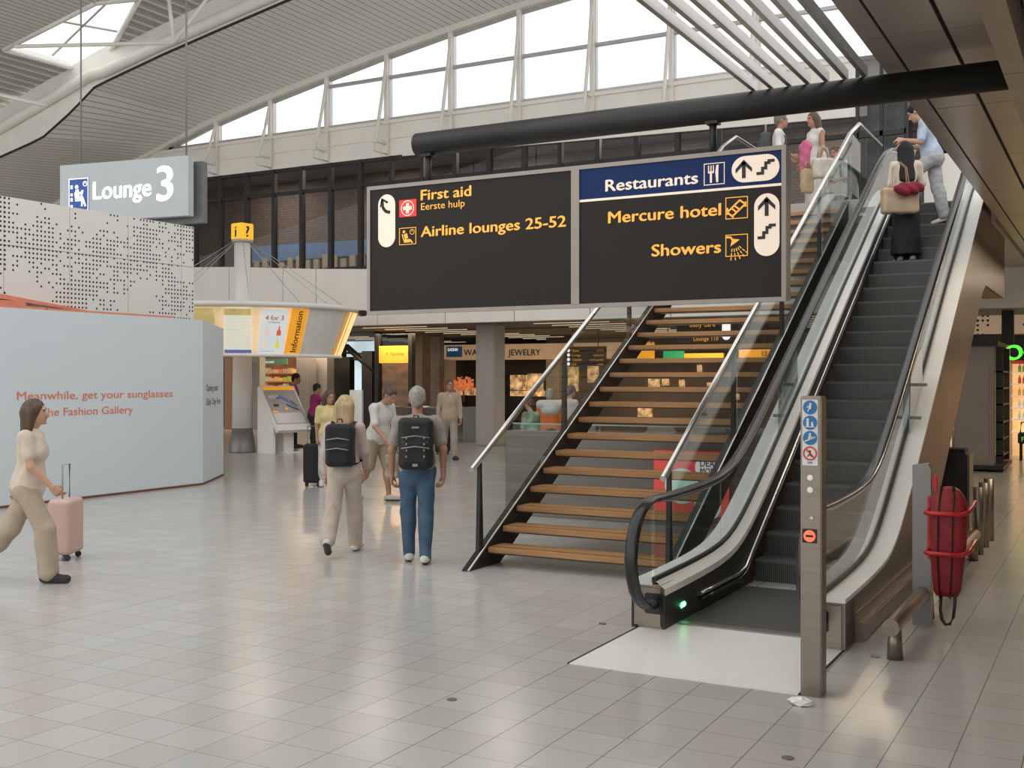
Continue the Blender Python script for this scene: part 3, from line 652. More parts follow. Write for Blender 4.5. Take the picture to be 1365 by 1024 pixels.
def pict(u0, v0, u1, v1, mat=YEL, lab=None, bg=SIGNK):
    bm = nb(); F_.rect(bm, u0, v0, u1, v1, .003, .003); pc = part('pictogram', bm, bg, sg, lab)
    bm = nb(); F_.ring(bm, u0, v0, u1, v1, .006, .006, .004); part('border', bm, mat, pc); return pc
pc = pict(-5.818, 3.065, -5.632, 3.222, lab='waiting lounge pictogram')
bm = nb(); F_.disc(bm, -5.765, 3.185, .014, .007); F_.line(bm, (-5.75, 3.165), (-5.735, 3.12), .036, .007); F_.line(bm, (-5.785, 3.165), (-5.765, 3.105), .01, .007); F_.rect(bm, -5.765, 3.085, -5.70, 3.115, .007); F_.line(bm, (-5.70, 3.11), (-5.67, 3.08), .014, .0085); F_.circ(bm, -5.675, 3.18, .026, .005, .007); F_.line(bm, (-5.675, 3.18), (-5.675, 3.197), .005, .007); part('symbol', bm, YEL, pc)
pc = pict(-2.893, 3.372, -2.722, 3.545, WLT, 'knife and fork pictogram', SIGNB)
bm = nb(); F_.rect(bm, -2.842, 3.39, -2.826, 3.47, .007)
for q in (-.02, -.0, .02): F_.rect(bm, -2.838+q, 3.47, -2.830+q, 3.527, .007)
F_.rect(bm, -2.858, 3.465, -2.81, 3.48, .007); F_.poly(bm, [(-2.79, 3.39), (-2.775, 3.39), (-2.772, 3.53), (-2.79, 3.525), (-2.798, 3.47)], .007); part('symbol', bm, WLT, pc)
pc = pict(-2.715, 3.09, -2.535, 3.262, YEL, 'bed pictogram')
bm = nb()
for a, b in (((-2.70, 3.145), (-2.60, 3.235)), ((-2.66, 3.11), (-2.555, 3.20)), ((-2.70, 3.145), (-2.66, 3.11)), ((-2.60, 3.235), (-2.555, 3.20)), ((-2.665, 3.175), (-2.625, 3.14)), ((-2.645, 3.195), (-2.60, 3.16)), ((-2.70, 3.18), (-2.70, 3.125)), ((-2.655, 3.125), (-2.655, 3.098)), ((-2.553, 3.22), (-2.553, 3.18))): F_.line(bm, a, b, .013, .007)
part('symbol', bm, YEL, pc)
pc = pict(-2.715, 2.795, -2.535, 2.968, YEL, 'shower head pictogram')
bm = nb(); F_.line(bm, (-2.71, 2.95), (-2.67, 2.945), .014, .007); F_.line(bm, (-2.675, 2.95), (-2.655, 2.92), .014, .007); F_.poly(bm, [(-2.66, 2.935), (-2.60, 2.925), (-2.675, 2.875)], .007)
for j in range(5):
    for i in range(3):
        a = R(-40-j*14); u0, v0 = -2.655+.045*math.cos(a)+.0, 2.905+.03*math.sin(a); r1 = .02+i*.034
        F_.line(bm, (u0+r1*math.cos(a), v0+r1*math.sin(a)), (u0+(r1+.024)*math.cos(a), v0+(r1+.024)*math.sin(a)), .007, .007)
part('symbol', bm, YEL, pc)
bm = nb(); F_.pill(bm, -2.665, 3.37, -2.287, 3.575, .006); part('arrow_pill', bm, WLT, sg)
bm = nb(); F_.arrow(bm, -2.567, 3.475, .145, .011); F_.stairs(bm, -2.395, 3.475, .115, .011); part('arrow', bm, BLACKM, sg)
bm = nb(); F_.pill(bm, -2.485, 2.785, -2.287, 3.27, .006); part('arrow_pill', bm, WLT, sg)
bm = nb(); F_.arrow(bm, -2.386, 3.17, .15, .011); F_.stairs(bm, -2.386, 2.975, .115, .011); part('arrow', bm, BLACKM, sg)

# Lounge 3 sign
dS = 23.5; pL, pR = ad(80, 222, dS+.55), ad(251, 206, dS-.55)
rt = Vector((pR.x-pL.x, pR.y-pL.y, 0)).normalized(); wS = (Vector((pR.x, pR.y, 0))-Vector((pL.x, pL.y, 0))).length
zt = (pL.z+pR.z)/2; hS = 1.24
ls = thing('lounge_sign', 'grey hanging lounge sign with white lettering and blue pictogram', 'sign', (pL.x, pL.y, zt-hS), math.atan2(rt.y, rt.x))
FL = Face((pL.x, pL.y, zt-hS), rt, UP)
GREYS = M('grey_blue_sign', (0.55, 0.60, 0.63), .45, 0, .03, 2); LW = M('sign_white', (.95, .93, .9), .5, emit=.6, var=.01)
bm = nb(); FL.rect(bm, 0, 0, wS, hS, -.18, .18); part('panel', bm, GREYS, ls)
bm = nb(); FL.rect(bm, .15, -.10, wS+.1, hS-.06, -.52, .18); part('back_panel', bm, M('back_panel_grey', (0.22, 0.23, 0.24), .5, .2), ls)
k_ = wS/171.0
bm = nb(); FL.rect(bm, 13*k_, .25, 39*k_, .25+35*k_, .002); FL.ring(bm, 12*k_, .24, 40*k_, .26+35*k_, .02, .004); pc = part('pictogram', bm, M('sign_blue', (0.03, 0.10, 0.42), .5, emit=.12), ls, 'blue waiting lounge pictogram')
bm = nb(); u, v = 13*k_, .25
FL.ring(bm, -.01+u, v-.015, u+26*k_+.01, v+35*k_+.01, .018, .006)
FL.disc(bm, u+10.5*k_, v+26*k_, 2.3*k_, .007); FL.line(bm, (u+11*k_, v+23*k_), (u+12*k_, v+13*k_), 4.5*k_, .007); FL.line(bm, (u+8*k_, v+20*k_), (u+9*k_, v+10*k_), 1.0*k_, .007); FL.line(bm, (u+9*k_, v+11*k_), (u+18*k_, v+11*k_), 2*k_, .0065); FL.line(bm, (u+11*k_, v+14*k_), (u+19*k_, v+14*k_), 3*k_, .007); FL.line(bm, (u+18.5*k_, v+14*k_), (u+22.5*k_, v+4*k_), 2.2*k_, .007); FL.line(bm, (u+18*k_, v+12*k_), (u+17.5*k_, v+4*k_), 2*k_, .0065)
FL.line(bm, (u+13*k_, v+20*k_), (u+17*k_, v+18*k_), 1.6*k_, .007); FL.poly(bm, [(u+15*k_, v+17*k_), (u+18*k_, v+16*k_), (u+20*k_, v+22*k_), (u+17*k_, v+22*k_)], .0065); FL.circ(bm, u+22*k_, v+29*k_, 3*k_, .9*k_, .007); FL.line(bm, (u+22*k_, v+29*k_), (u+22*k_, v+31*k_), .8*k_, .007)
for q, hh in ((5, 4), (12, 5), (18, 4), (26, 5)): FL.rect(bm, u+2*k_, v+q*k_-2*k_, u+5*k_, v+q*k_+hh*k_-3*k_, .007)
part('symbol', bm, LW, pc)
bm = nb(); FL.text(bm, 'Lounge', 46*k_, .25+11*k_, 20.5*k_, width=77*k_, bold=.025, d=.004); part('lettering', bm, LW, ls)
bm = nb(); FL.text(bm, '3', 131*k_, .25+5*k_, 39*k_, width=20*k_, bold=.02, d=.004); part('lettering', bm, LW, ls)
for uu in (20, 161):
    bm = nb(); q = FL.p(uu*k_, hS-.05, -.2); cyl(bm, q, (q.x, q.y, 12.0), .02, seg=6); part('suspension_wire', bm, GREYP, ls)

# ================================================================== HOARDING, PERFORATED BOX
HX = -13.83; HOARD = M('pale_grey_hoarding', (0.62, 0.675, 0.72), .55, 0, .015, .7)
ho = thing('hoarding', 'long pale grey hoarding with red lettering at the left', 'hoarding', (HX, 10, 0))
e1 = (-14.81, 15.78); HT = 2.84
bm = nb()
prism(bm, [(HX, 2.0, .03), (HX, 14.23, .03), (HX, 14.23, HT), (HX, 2.0, HT)], (-.12, 0, 0))
part('panel', bm, HOARD, ho)
bm = nb(); prism(bm, [(HX, 14.232, .03), (e1[0], e1[1], .03), (e1[0], e1[1], HT-.07), (HX, 14.232, HT)], (-.12, -.06, 0)); prism(bm, [(e1[0], e1[1], .03), (e1[0]-4, e1[1]+.3, .03), (e1[0]-4, e1[1]+.3, HT-.07), (e1[0], e1[1], HT-.07)], (0, -.1, 0)); part('end_panel', bm, HOARD, ho)
bm = nb(); prism(bm, [(HX+.01, 2, 0), (HX+.01, 14.23, 0), (HX+.01, 14.23, .035), (HX+.01, 2, .035)], (-.1, 0, 0)); prism(bm, [(HX+.01, 14.23, 0), (e1[0]+.01, e1[1], 0), (e1[0]+.01, e1[1], .035), (HX+.01, 14.23, .035)], (-.1, 0, 0)); part('base_strip', bm, M('dark_red_base', (0.16, 0.06, 0.045), .6), ho)
COPPER = M('copper_lacquer', (0.72, 0.26, 0.17), .4, .1)
bm = nb(); box(bm, (HX-.10, 2, HT), (HX-.02, 11.05, HT+.035)); box(bm, (HX-.10, 11.1, HT), (HX-.02, 12.2, HT+.03)); box(bm, (HX-.10, 12.25, HT), (HX-.02, 13.6, HT+.03)); part('top_trim', bm, COPPER, ho)
FH = Face((HX, 0, 0), (0, 1, 0), UP)
RT = M('coral_lettering', (0.72, 0.21, 0.12), .5)
ya, yb = ax(48, 527, HX).y, ax(230, 527, HX).y; zt = ax(140, 531, HX).z
bm = nb(); FH.text(bm, 'Meanwhile, get your sunglasses', yb, zt, .125, 'R', .006, width=(yb-ya)*1.12); part('lettering', bm, RT, ho)
ya2, yb2 = ax(55, 553, HX).y, ax(177, 553, HX).y; z2 = ax(115, 553, HX).z
bm = nb(); FH.text(bm, '@ The Fashion Gallery', yb2, z2, .125, 'R', .006, width=(yb2-ya2)*1.17); part('lettering', bm, RT, ho)
dv = Vector((e1[0]-HX, e1[1]-14.23, 0)); FC = Face((HX, 14.23, 0), dv, UP); LGR = M('grey_lettering', (0.12, 0.13, 0.14), .6)
q = gz(271, 647); dd = (Vector((HX, 14.23, 0))).dot(FV)
bm = nb(); FC.text(bm, 'Opening soon', .28, 1.61, .13, 'L', 0, width=1.0); part('lettering', bm, LGR, ho); bm = nb(); FC.text(bm, 'Daily Only Free', .28, 1.36, .13, 'L', 0, width=1.25); part('lettering', bm, LGR, ho)
PX = -14.4
DOT = dots_mat('perforated_white_panel', (0.72, 0.71, 0.68), 1, 2, .07, .25, .47)
pb = thing('perforated_screen', 'white dotted perforated screen above the pale hoarding', 'screen', (PX, 10, 2.8))
vs_ = [2.0, 4.8, 6.35, 7.9, 9.5, 10.78, 12.09, 13.42, 14.42, 14.6]
vs_ = [2.0, 5.2, 6.9, 8.8] + [ax(x, 350, PX).y for x in (5, 93, 171, 242)] + [14.6]
for a, b in zip(vs_, vs_[1:]):
    for z0, z1 in ((2.7, 3.80), (3.808, 4.52)):
        bm = nb(); box(bm, (PX-.03, a+.005, z0), (PX, b-.005, z1)); part('panel', bm, DOT, pb)
bm = nb(); box(bm, (PX-2.6, 2.0, 2.7), (PX-.05, 14.55, 4.45)); part('backing', bm, DARK, pb)
bm = nb(); prism(bm, [(PX+.18, 10.5, 3.0), (PX+.18, 12.15, 2.87), (PX+.18, 12.15, 2.90), (PX+.18, 10.5, 3.07)], (-.15, 0, 0)); box(bm, (PX+.02, 9.0, 2.86), (PX+.25, 10.95, 2.97))
single('copper_flap', bm, COPPER, 'copper coloured flap lying open on top of the hoarding', 'flap', (PX+.1, 11, 2.87))

# ================================================================== INFORMATION POINT
ic = gz(323, 603); ICX, ICY = ic.x, ic.y; IDEP = ic.dot(FV)
inf = thing('information_pillar', 'round information desk pillar with a ring of lit boards and yellow cube', 'information point', (ICX, ICY, 0))
def ip(phi, r, z):
    """point on the ring: phi = 0 faces the camera, positive to the right"""
    d = -FV*math.cos(phi)+RV*math.sin(phi); return Vector((ICX, ICY, z))+d*r
bm = nb(); lathe(bm, (ICX, ICY, 0), [(.25, .6), (.23, 2.4), (.20, 3.6), (.195, 5.25)], 32); part('column', bm, WHITE, inf)
bm = nb(); lathe(bm, (ICX, ICY, 0), [(.335, 0), (.33, .03), (.25, .6)], 32); part('base', bm, M('grey_base_cone', (0.20, 0.195, 0.19), .4, .4), inf)
bm = nb(); RR, RZ = 2.95, 3.5
lathe(bm, (ICX, ICY, RZ), [(RR-.15, -.07), (RR, -.055), (RR+.05, 0), (RR, .055), (RR-.15, .07), (RR-1.2, .1), (.2, .16)], 72); part('canopy_ring', bm, WHITE, inf)
def segm(p0, p1, r0, z0, r1, z1, th=.03, n=4):
    bm = nb(); a = [ip(p0+(p1-p0)*k/n, r0, z0) for k in range(n+1)]; b = [ip(p0+(p1-p0)*k/n, r1, z1) for k in range(n+1)]
    nrm = -(FV*math.cos((p0+p1)/2))*1.0+RV*math.sin((p0+p1)/2); return strip(bm, a, b, -nrm*th)
def phi_at(x, r=2.55):
    lo, hi = -1.5, 1.5
    for _ in range(40):
        m = (lo+hi)/2; q = ip(m, r, 3); px = CX+FPX*q.dot(RV)/q.dot(FV)
        if px < x: lo = m
        else: hi = m
    return lo
ZB0, ZB1, RB0, RB1 = 2.36, 3.43, 2.42, 2.84
BEIGEL = M('warm_lit_frame', (1.0, 0.74, 0.5), .5, emit=.18); YSCR = M('yellow_board', (0.60, 0.50, 0.20), .5, emit=.22, scale=3, var=.15)
part('back_drum', segm(-1.5, 1.5, RB0-.08, ZB0, RB1-.10, ZB1, .02, 20), BEIGEL, inf)
def flat_face(x0, x1, m=.0, zz0=ZB0, zz1=ZB1):
    a, b = phi_at(x0), phi_at(x1); p0, p1 = ip(a, RB0+m, zz0), ip(b, RB0+m, zz0); t0_, t1_ = ip(a, RB1+m, zz1), ip(b, RB1+m, zz1)
    upv = ((t0_+t1_)-(p0+p1))/2; return Face(p0, p1-p0, upv), (p1-p0).length, upv.length
FX, W_, H_ = flat_face(251, 291); bm = nb(); FX.rect(bm, 0, .05, W_, H_-.04); part('flight_board', bm, YSCR, inf)
FX, W_, H_ = flat_face(298, 336); bm = nb(); FX.rect(bm, 0, .05, W_, H_-.04); fb = part('flight_board', bm, M('lit_board', (0.88, 0.88, 0.78), .5, emit=.22, var=.02), inf)
bm = nb()
for k in range(19): FX.rect(bm, .03, .2+k*.045, W_-.03, .206+k*.045, .004, .001)
FX.rect(bm, .0, H_-.2, W_, H_-.045, .004, .001); part('row_line', bm, YSCR, fb)
bm = nb(); FX.rect(bm, 0, .05, W_, .13, .004, .002); part('blue_footer', bm, M('blue_footer', (0.12, 0.17, 0.45), .5, emit=.2), fb)
FX, W_, H_ = flat_face(344, 381); bm = nb(); FX.rect(bm, 0, .05, W_, H_-.04); ap = part('advert_panel', bm, M('lit_white_ad', (0.72, 0.78, 0.79), .5, emit=.25, var=.02), inf)
bm = nb(); FX.text(bm, '4 for 3', W_/2, H_*.74, .115, 'C', .02, d=.006); part('lettering', bm, M('orange_text', (0.75, 0.17, 0.04), .5), ap)
bm = nb(); FX.text(bm, 'on beauty', W_/2, H_*.68, .05, 'C', 0, d=.006); FX.text(bm, 'see conditions in store', .06, H_*.08, .025, 'L', 0, d=.006); part('lettering', bm, LGR, ap)
for q, (uu, vv, col) in enumerate(((.28, .42, (0.85, .6, .55)), (.72, .42, (.75, .12, .06)), (.25, .16, (.8, .68, .5)), (.7, .16, (.72, .68, .1)))):
    bm = nb(); u0, v0 = W_*uu, H_*vv; FX.poly(bm, [(u0-.05, v0), (u0+.05, v0), (u0+.05, v0+.1), (u0+.018, v0+.15), (u0+.018, v0+.22), (u0-.018, v0+.22), (u0-.018, v0+.15), (u0-.05, v0+.1)], .004); part('bottle_picture', bm, M('bottle_tint', col, .5, emit=.3), ap)
ORG = M('orange_panel', (0.95, 0.42, 0.03), .5, emit=.25, var=.02)
FX, W_, H_ = flat_face(381, 403); bm = nb(); FX.rect(bm, 0, .02, W_, H_); op = part('information_panel', bm, ORG, inf)
bm = nb(); text_bm(bm, 'Information', FX.p(W_*.72, .09), FX.u, -FX.r, .16, 'L', .015, width=H_*.86, depth=.008); part('lettering', bm, BLACKM, op)
part('grey_panel', segm(phi_at(404), phi_at(452), RB0, ZB0, RB1, ZB1, .03, 6), M('grey_screen', (0.72, 0.71, 0.69), .5), inf)
part('orange_edge', segm(phi_at(448, 2.6), phi_at(458, 2.6), RB0, ZB0, RB1, ZB1, .05, 2), ORG, inf)
part('lit_edge', segm(1.35, 1.6, RB0, ZB0, RB1, ZB1, .05, 3), M('warm_lit_edge', (1.0, .62, .28), .4, emit=.7), inf)
bm = nb(); n = 40; pts = [ip(-1.6+3.2*k/n, RB0+.01, ZB0) for k in range(n+1)]; tube(bm, pts, .04, 8); part('bottom_rail', bm, WHITE, inf)
bm = nb(); q = ip(1.45, RR+.05, 3.42); cyl(bm, q, q+RV*.12-FV*.1, .075, seg=14); part('camera_dome', bm, BLACKM, inf)
# cube on top
bm = nb(); rzc = TH+R(-38); obox(bm, (ICX, ICY, 5.46), (.40, .40, .40), rzc, bev=.02); cu = part('sign_cube', bm, M('yellow_cube', (1.0, 0.56, 0.03), .45, emit=.30, var=.02), inf)
ca = Vector((math.cos(rzc), math.sin(rzc), 0)); cb_ = Vector((-math.sin(rzc), math.cos(rzc), 0))
f1 = Face(Vector((ICX, ICY, 5.27))-cb_*.2, ca, UP); f2 = Face(Vector((ICX, ICY, 5.27))+ca*.2, cb_, UP)
bm = nb(); f1.text(bm, 'i', 0, .06, .27, 'C', .035, d=.008); f2.text(bm, '?', 0, .06, .27, 'C', .035, d=.008); part('lettering', bm, BLACKM, cu)
bm = nb(); lathe(bm, (ICX, ICY, 5.2), [(.25, 0), (.27, .03), (.25, .06)], 20)
for k in range(8): tube(bm, [ip(k*PI/4+.3, .24, 5.2), ip(k*PI/4+.3, 2.6, 3.6)], .008, 5)
part('stay_cable', bm, ALU, inf)

# map stand
MDK = M('map_dark', (0.06, 0.05, 0.06), .4)
ms = gz(376, 604); msr = TH+R(48)
mp_ = thing('map_stand', 'white map stand with a sloping orange topped terminal map', 'map stand', (ms.x, ms.y, 0), msr)
def mloc(bm): return bm
bm = nb(); prism(bm, [(-.33, -.1, 0), (-.33, .55, 0), (-.33, .55, 1.62), (-.33, .45, 1.64), (-.33, .40, 1.60), (-.33, -.1, .75)], (.06, 0, 0)); prism(bm, [(.05, .0, 0), (.05, .35, 0), (.05, .35, 1.3), (.05, 0, .7)], (.3, 0, 0)); part('body', bm, WHITE, mp_, local=True)
fm = Face((-.33, -.30, .57), (1, 0, 0), (0, .72, 1.05)); MWid, MH = .98, 1.27
bm = nb(); fm.rect(bm, -.03, -.03, MWid+.03, MH+.03, -.07, .07); fm.rect(bm, -.03, -.03, MWid+.03, .14, 0, .05); part('board', bm, WHITE, mp_, local=True)
bm = nb(); fm.rect(bm, .02, .18, MWid-.02, MH, .001, .006); mpn = part('map_sheet', bm, M('map_grey', (0.42, 0.43, 0.45), .4), mp_, local=True)
bm = nb(); fm.rect(bm, .02, MH-.1, MWid-.02, MH, .007, .002); part('header_band', bm, ORG, mpn, local=True)
bm = nb(); fm.rect(bm, .05, .2, MWid-.05, .50, .007, .002)
for q in range(6): fm.line(bm, (.12+q*.05, 1.0+.02*(q % 2)), (.18+q*.05, .92+.02*(q % 2)), .06, .008)
part('index_list', bm, M('map_white', (.75, .75, .74), .4), mpn, local=True)
bm = nb()
for a, b, t in (((.4, 1.0), (.62, .84), .07), ((.62, .84), (.82, .66), .06), ((.3, .92), (.42, .95), .06)): fm.line(bm, a, b, t, .009)
part('terminal_plan', bm, M('map_blue', (0.14, 0.27, 0.6), .4), mpn, local=True)
bm = nb()
for a, b, t in (((.55, .74), (.7, .64), .035), ((.7, .64), (.85, .58), .04), ((.7, .86), (.86, .7), .025), ((.15, .72), (.3, .72), .07)): fm.line(bm, a, b, t, .011); part('gate_pier', bm, MDK, mpn, local=True); bm = nb()
bm.free()
bm = nb(); fm.rect(bm, .05, .52, .22, .56, .008, .002); fm.disc(bm, .5, .62, .04, .008, .003); part('orange_mark', bm, ORG, mpn, local=True)
bm = nb(); box(bm, (-.05, -.25, 0), (.45, .25, .02)); part('foot_plate', bm, WHITE, mp_, local=True)

# ================================================================== ENTRY POST, RAIL, EVACUATION CHAIR, BOLLARDS
po = thing('entry_post', 'square steel post with escalator pictograms in front of the escalator', 'post', (-1.555, 6.51, 0))
bm = nb(); box(bm, (-1.615, 6.45, 0), (-1.495, 6.58, 1.735), .006); part('body', bm, STEEL, po)
fp = Face((-1.615, 6.448, 0), XD, UP); PBL = M('sign_cyan_blue', (0.015, 0.20, 0.50), .4); PRD = M('sign_red', (0.65, .04, .05), .4)
bm = nb(); fp.rect(bm, .012, 1.335, .102, 1.715, 0, .003); sp_ = part('sign_plate', bm, WHITE, po)
for i, v in enumerate((1.67, 1.582, 1.494, 1.405)):
    bm = nb()
    if i < 3: fp.disc(bm, .057, v, .041, .003, .002)
    else: fp.circ(bm, .057, v, .041, .009, .003, .002); fp.line(bm, (.03, v+.027), (.084, v-.027), .008, .005, .001)
    pi_ = part('pictogram', bm, PBL if i < 3 else PRD, sp_, ['blue disc with a figure carrying a child', 'blue disc with figures holding the handrail', 'blue disc with a figure on the incline', 'red crossed ring'][i])
    bm = nb()
    if i == 0: fp.disc(bm, .06, v+.02, .007, .006); fp.line(bm, (.06, v+.014), (.056, v-.01), .013, .006); fp.line(bm, (.05, v-.01), (.046, v-.025), .006, .006); fp.line(bm, (.04, v+.0), (.05, v+.008), .006, .006)
    elif i == 1: fp.disc(bm, .045, v+.018, .008, .006); fp.rect(bm, .037, v-.02, .052, v+.01, .006); fp.rect(bm, .064, v-.02, .078, v-.006, .006); fp.disc(bm, .07, v, .006, .006); fp.rect(bm, .03, v-.026, .085, v-.021, .006)
    elif i == 2: fp.disc(bm, .058, v+.022, .007, .006); fp.line(bm, (.058, v+.014), (.054, v-.006), .015, .006); fp.line(bm, (.028, v-.02), (.088, v+.006), .007, .006); fp.line(bm, (.066, v+.008), (.08, v+.002), .005, .006)
    else: fp.disc(bm, .057, v+.012, .006, .0025, .001); fp.line(bm, (.057, v+.006), (.054, v-.012), .012, .0025, .001); fp.line(bm, (.05, v-.01), (.042, v-.02), .006, .0025, .001); fp.line(bm, (.058, v-.01), (.068, v-.02), .006, .0025, .001)
    part('symbol', bm, WHITE if i < 3 else BLACKM, pi_)
bm = nb(); fp.rect(bm, .043, 1.346, .071, 1.35, .003, .001); fp.rect(bm, .043, 1.353, .071, 1.357, .003, .001); part('small_print', bm, PBL, sp_)
for v in (1.265, 1.195):
    bm = nb(); fp.disc(bm, .057, v, .017, 0, .004); fp.disc(bm, .057, v, .010, .004, .006); part('key_button', bm, CHROME, po)
bm = nb(); fp.poly(bm, [(.052, 1.05), (.075, 1.035), (.075, 1.025), (.05, 1.028), (.062, 1.038)], 0, .003); part('arrow_mark', bm, WHITE, po)
bm = nb(); fp.rect(bm, .013, .888, .095, .968, 0, .004); dsp = part('display', bm, BLACKM, po)
bm = nb(); fp.disc(bm, .054, .928, .034, .004, .002); nd = part('no_entry_disc', bm, M('no_entry_red', (1.0, .12, .06), .4, emit=.9), dsp)
bm = nb(); fp.rect(bm, .032, .921, .076, .935, .0065, .001); part('bar', bm, BLACKM, nd)

gr = thing('guard_rail', 'low horizontal steel tube rail on short feet beside the escalator', 'rail', (-1.28, 9.8, 0))
bm = nb(); tube(bm, [(-1.28, 7.42, .235), (-1.28, 7.44, .235), (-1.28, 12.25, .235)], .055, 18); part('rail', bm, STEEL, gr)
for y in (7.58, 9.0, 10.6, 12.05):
    bm = nb(); cyl(bm, (-1.28, y, 0), (-1.28, y, .22), .052, .04, 16); part('foot', bm, STEEL, gr)
rs = thing('equipment_stand', 'flat upright steel plate stand rising from the low rail', 'stand', (-1.28, 8.75, 0))
bm = nb(); prism(bm, [(-1.345, 8.70, 0), (-1.215, 8.70, 0), (-1.215, 8.70, 1.16), (-1.235, 8.70, 1.205), (-1.345, 8.70, 1.19)], (0, .10, 0)); part('plate', bm, M('pale_steel_plate', (0.25, 0.24, 0.225), .4, .6), rs)
RED = M('red_tube', (0.50, 0.015, 0.02), .3, 0, .08); REDF = M('red_nylon', (0.26, 0.012, 0.018), .55, 0, .25, 14, .5, 60)
bm = nb(); box(bm, (-1.205, 8.7, 1.0), (-1.165, 8.78, 1.12), .01); part('lock', bm, RED, rs, 'red lock box')
for z, r0 in ((.86, .017), (.57, .017)):
    bm = nb(); tube(bm, [(-1.225, 8.72, z+.03), (-1.225, 8.66, z+.0), (-1.225, 8.53, z), (-1.19, 8.50, z), (-.99, 8.50, z), (-.94, 8.58, z+.015), (-.92, 8.78, z+.07)], r0, 8); part('holder_bar', bm, RED, rs, 'red tube holder')
bm = nb(); box(bm, (-1.235, 8.66, .5), (-1.205, 8.72, .97), .01); part('holder_plate', bm, RED, rs)
bg = thing('evacuation_bag', 'red zipped evacuation chair bag hung in the red holder', 'bag', (-1.1, 8.64, .2))
bm = nb(); n = 10
prof = [(.25, .075, .05), (.29, .095, .065), (.45, .112, .08), (.62, .125, .09), (.8, .132, .092), (.90, .128, .09), (.97, .11, .08), (1.02, .075, .06), (1.045, .04, .03), (1.05, .01, .01)]
rings = []
for z, a, b in prof:
    cx_ = -1.095 + (z-.22)*.02; rings.append([bm.verts.new((cx_+a*abs(math.cos(t))**.7*(1 if math.cos(t) >= 0 else -1), 8.64+b*abs(math.sin(t))**.7*(1 if math.sin(t) >= 0 else -1), z)) for t in [2*PI*k/20 for k in range(20)]])
for a, b in zip(rings, rings[1:]):
    for k in range(20): bm.faces.new((a[k], a[(k+1) % 20], b[(k+1) % 20], b[k])).smooth = True
bm.faces.new(rings[0][::-1]); bm.faces.new(rings[-1]); part('body', bm, REDF, bg)
for sx in (-.045, .055):
    bm = nb(); tube(bm, [(-1.105+sx*.7, 8.575, .24), (-1.105+sx, 8.553, .5), (-1.10+sx, 8.545, .8), (-1.09+sx, 8.56, .98), (-1.09+sx*.8, 8.6, 1.05)], .01, 6, prof=(.013, .005)); part('strap', bm, BLACKM, bg)
bm = nb(); tube(bm, [(-1.13, 8.60, .25), (-1.132, 8.57, .16), (-1.12, 8.56, .09), (-1.095, 8.56, .055), (-1.065, 8.565, .06), (-1.042, 8.57, .11), (-1.035, 8.575, .19), (-1.03, 8.58, .28)], .012, 6); part('strap_loop', bm, BLACKM, bg)
bo = None
for i, (x, y) in enumerate(((-1.28, 12.5), (-1.28, 13.07), (-1.28, 13.62))):
    bm = nb(); cyl(bm, (x, y, 0), (x, y, .70), .055, seg=18); box(bm, (x-.05, y-.01, .70), (x+.05, y+.01, .704))
    single('bollard', bm, STEEL, ['steel bollard standing nearest the end of the low rail', 'middle of the three steel bollards', 'farthest of the three steel bollards'][i], 'bollard', (x, y, 0), 'bollards after the low rail')
bi = thing('litter_bin', 'black upright litter bin beside the escalator cladding', 'bin', (-1.72, 14.2, 0))
bm = nb(); box(bm, (-1.88, 14.0, .03), (-1.56, 14.45, .96), .015); part('body', bm, M('black_bin', (0.025, 0.024, 0.024), .35), bi)
bm = nb(); box(bm, (-1.555, 14.02, .05), (-1.53, 14.43, .93)); part('side_panel', bm, STEELB, bi)
bm = nb(); box(bm, (-1.85, 14.05, .96), (-1.58, 14.4, 1.0), .01); part('lid', bm, BLACKM, bi)
bm = nb(); cyl(bm, (-1.92, 15.4, 0), (-1.92, 15.4, 1.28), .055, seg=16); single('steel_cylinder', bm, STEEL, 'tall steel cylinder post behind the black litter bin', 'post', (-1.92, 15.4, 0))
for i, (px, py) in enumerate(((602, 933), (803, 832), (1050, 1011), (1167, 876))):
    q = gz(px, py); bm = nb(); disc(bm, (q.x, q.y, 0), UP, .03, .004, 16)
    single('floor_stud', bm, STEEL, ['round metal stud in the open tiled floor at the front', 'round metal stud beside the escalator newel', 'round metal stud nearest the camera', 'round metal stud beside the low rail foot'][i], 'stud', (q.x, q.y, 0), 'studs set in the floor')
bm = nb(); q = gz(1067, 940); rnd = random.Random(3)
bmesh.ops.create_icosphere(bm, subdivisions=2, radius=.05, matrix=Matrix.Translation((q.x, q.y, .02)) @ Matrix.Diagonal((1.3, .9, .45, 1)))
for v in bm.verts: v.co += Vector((rnd.uniform(-1, 1), rnd.uniform(-1, 1), rnd.uniform(-.4, .4)))*.018; v.co.z = max(.001, v.co.z)
single('crumpled_tissue', bm, WHITE, 'crumpled white tissue on the floor at the foot of the entry post', 'tissue', (q.x, q.y, 0))

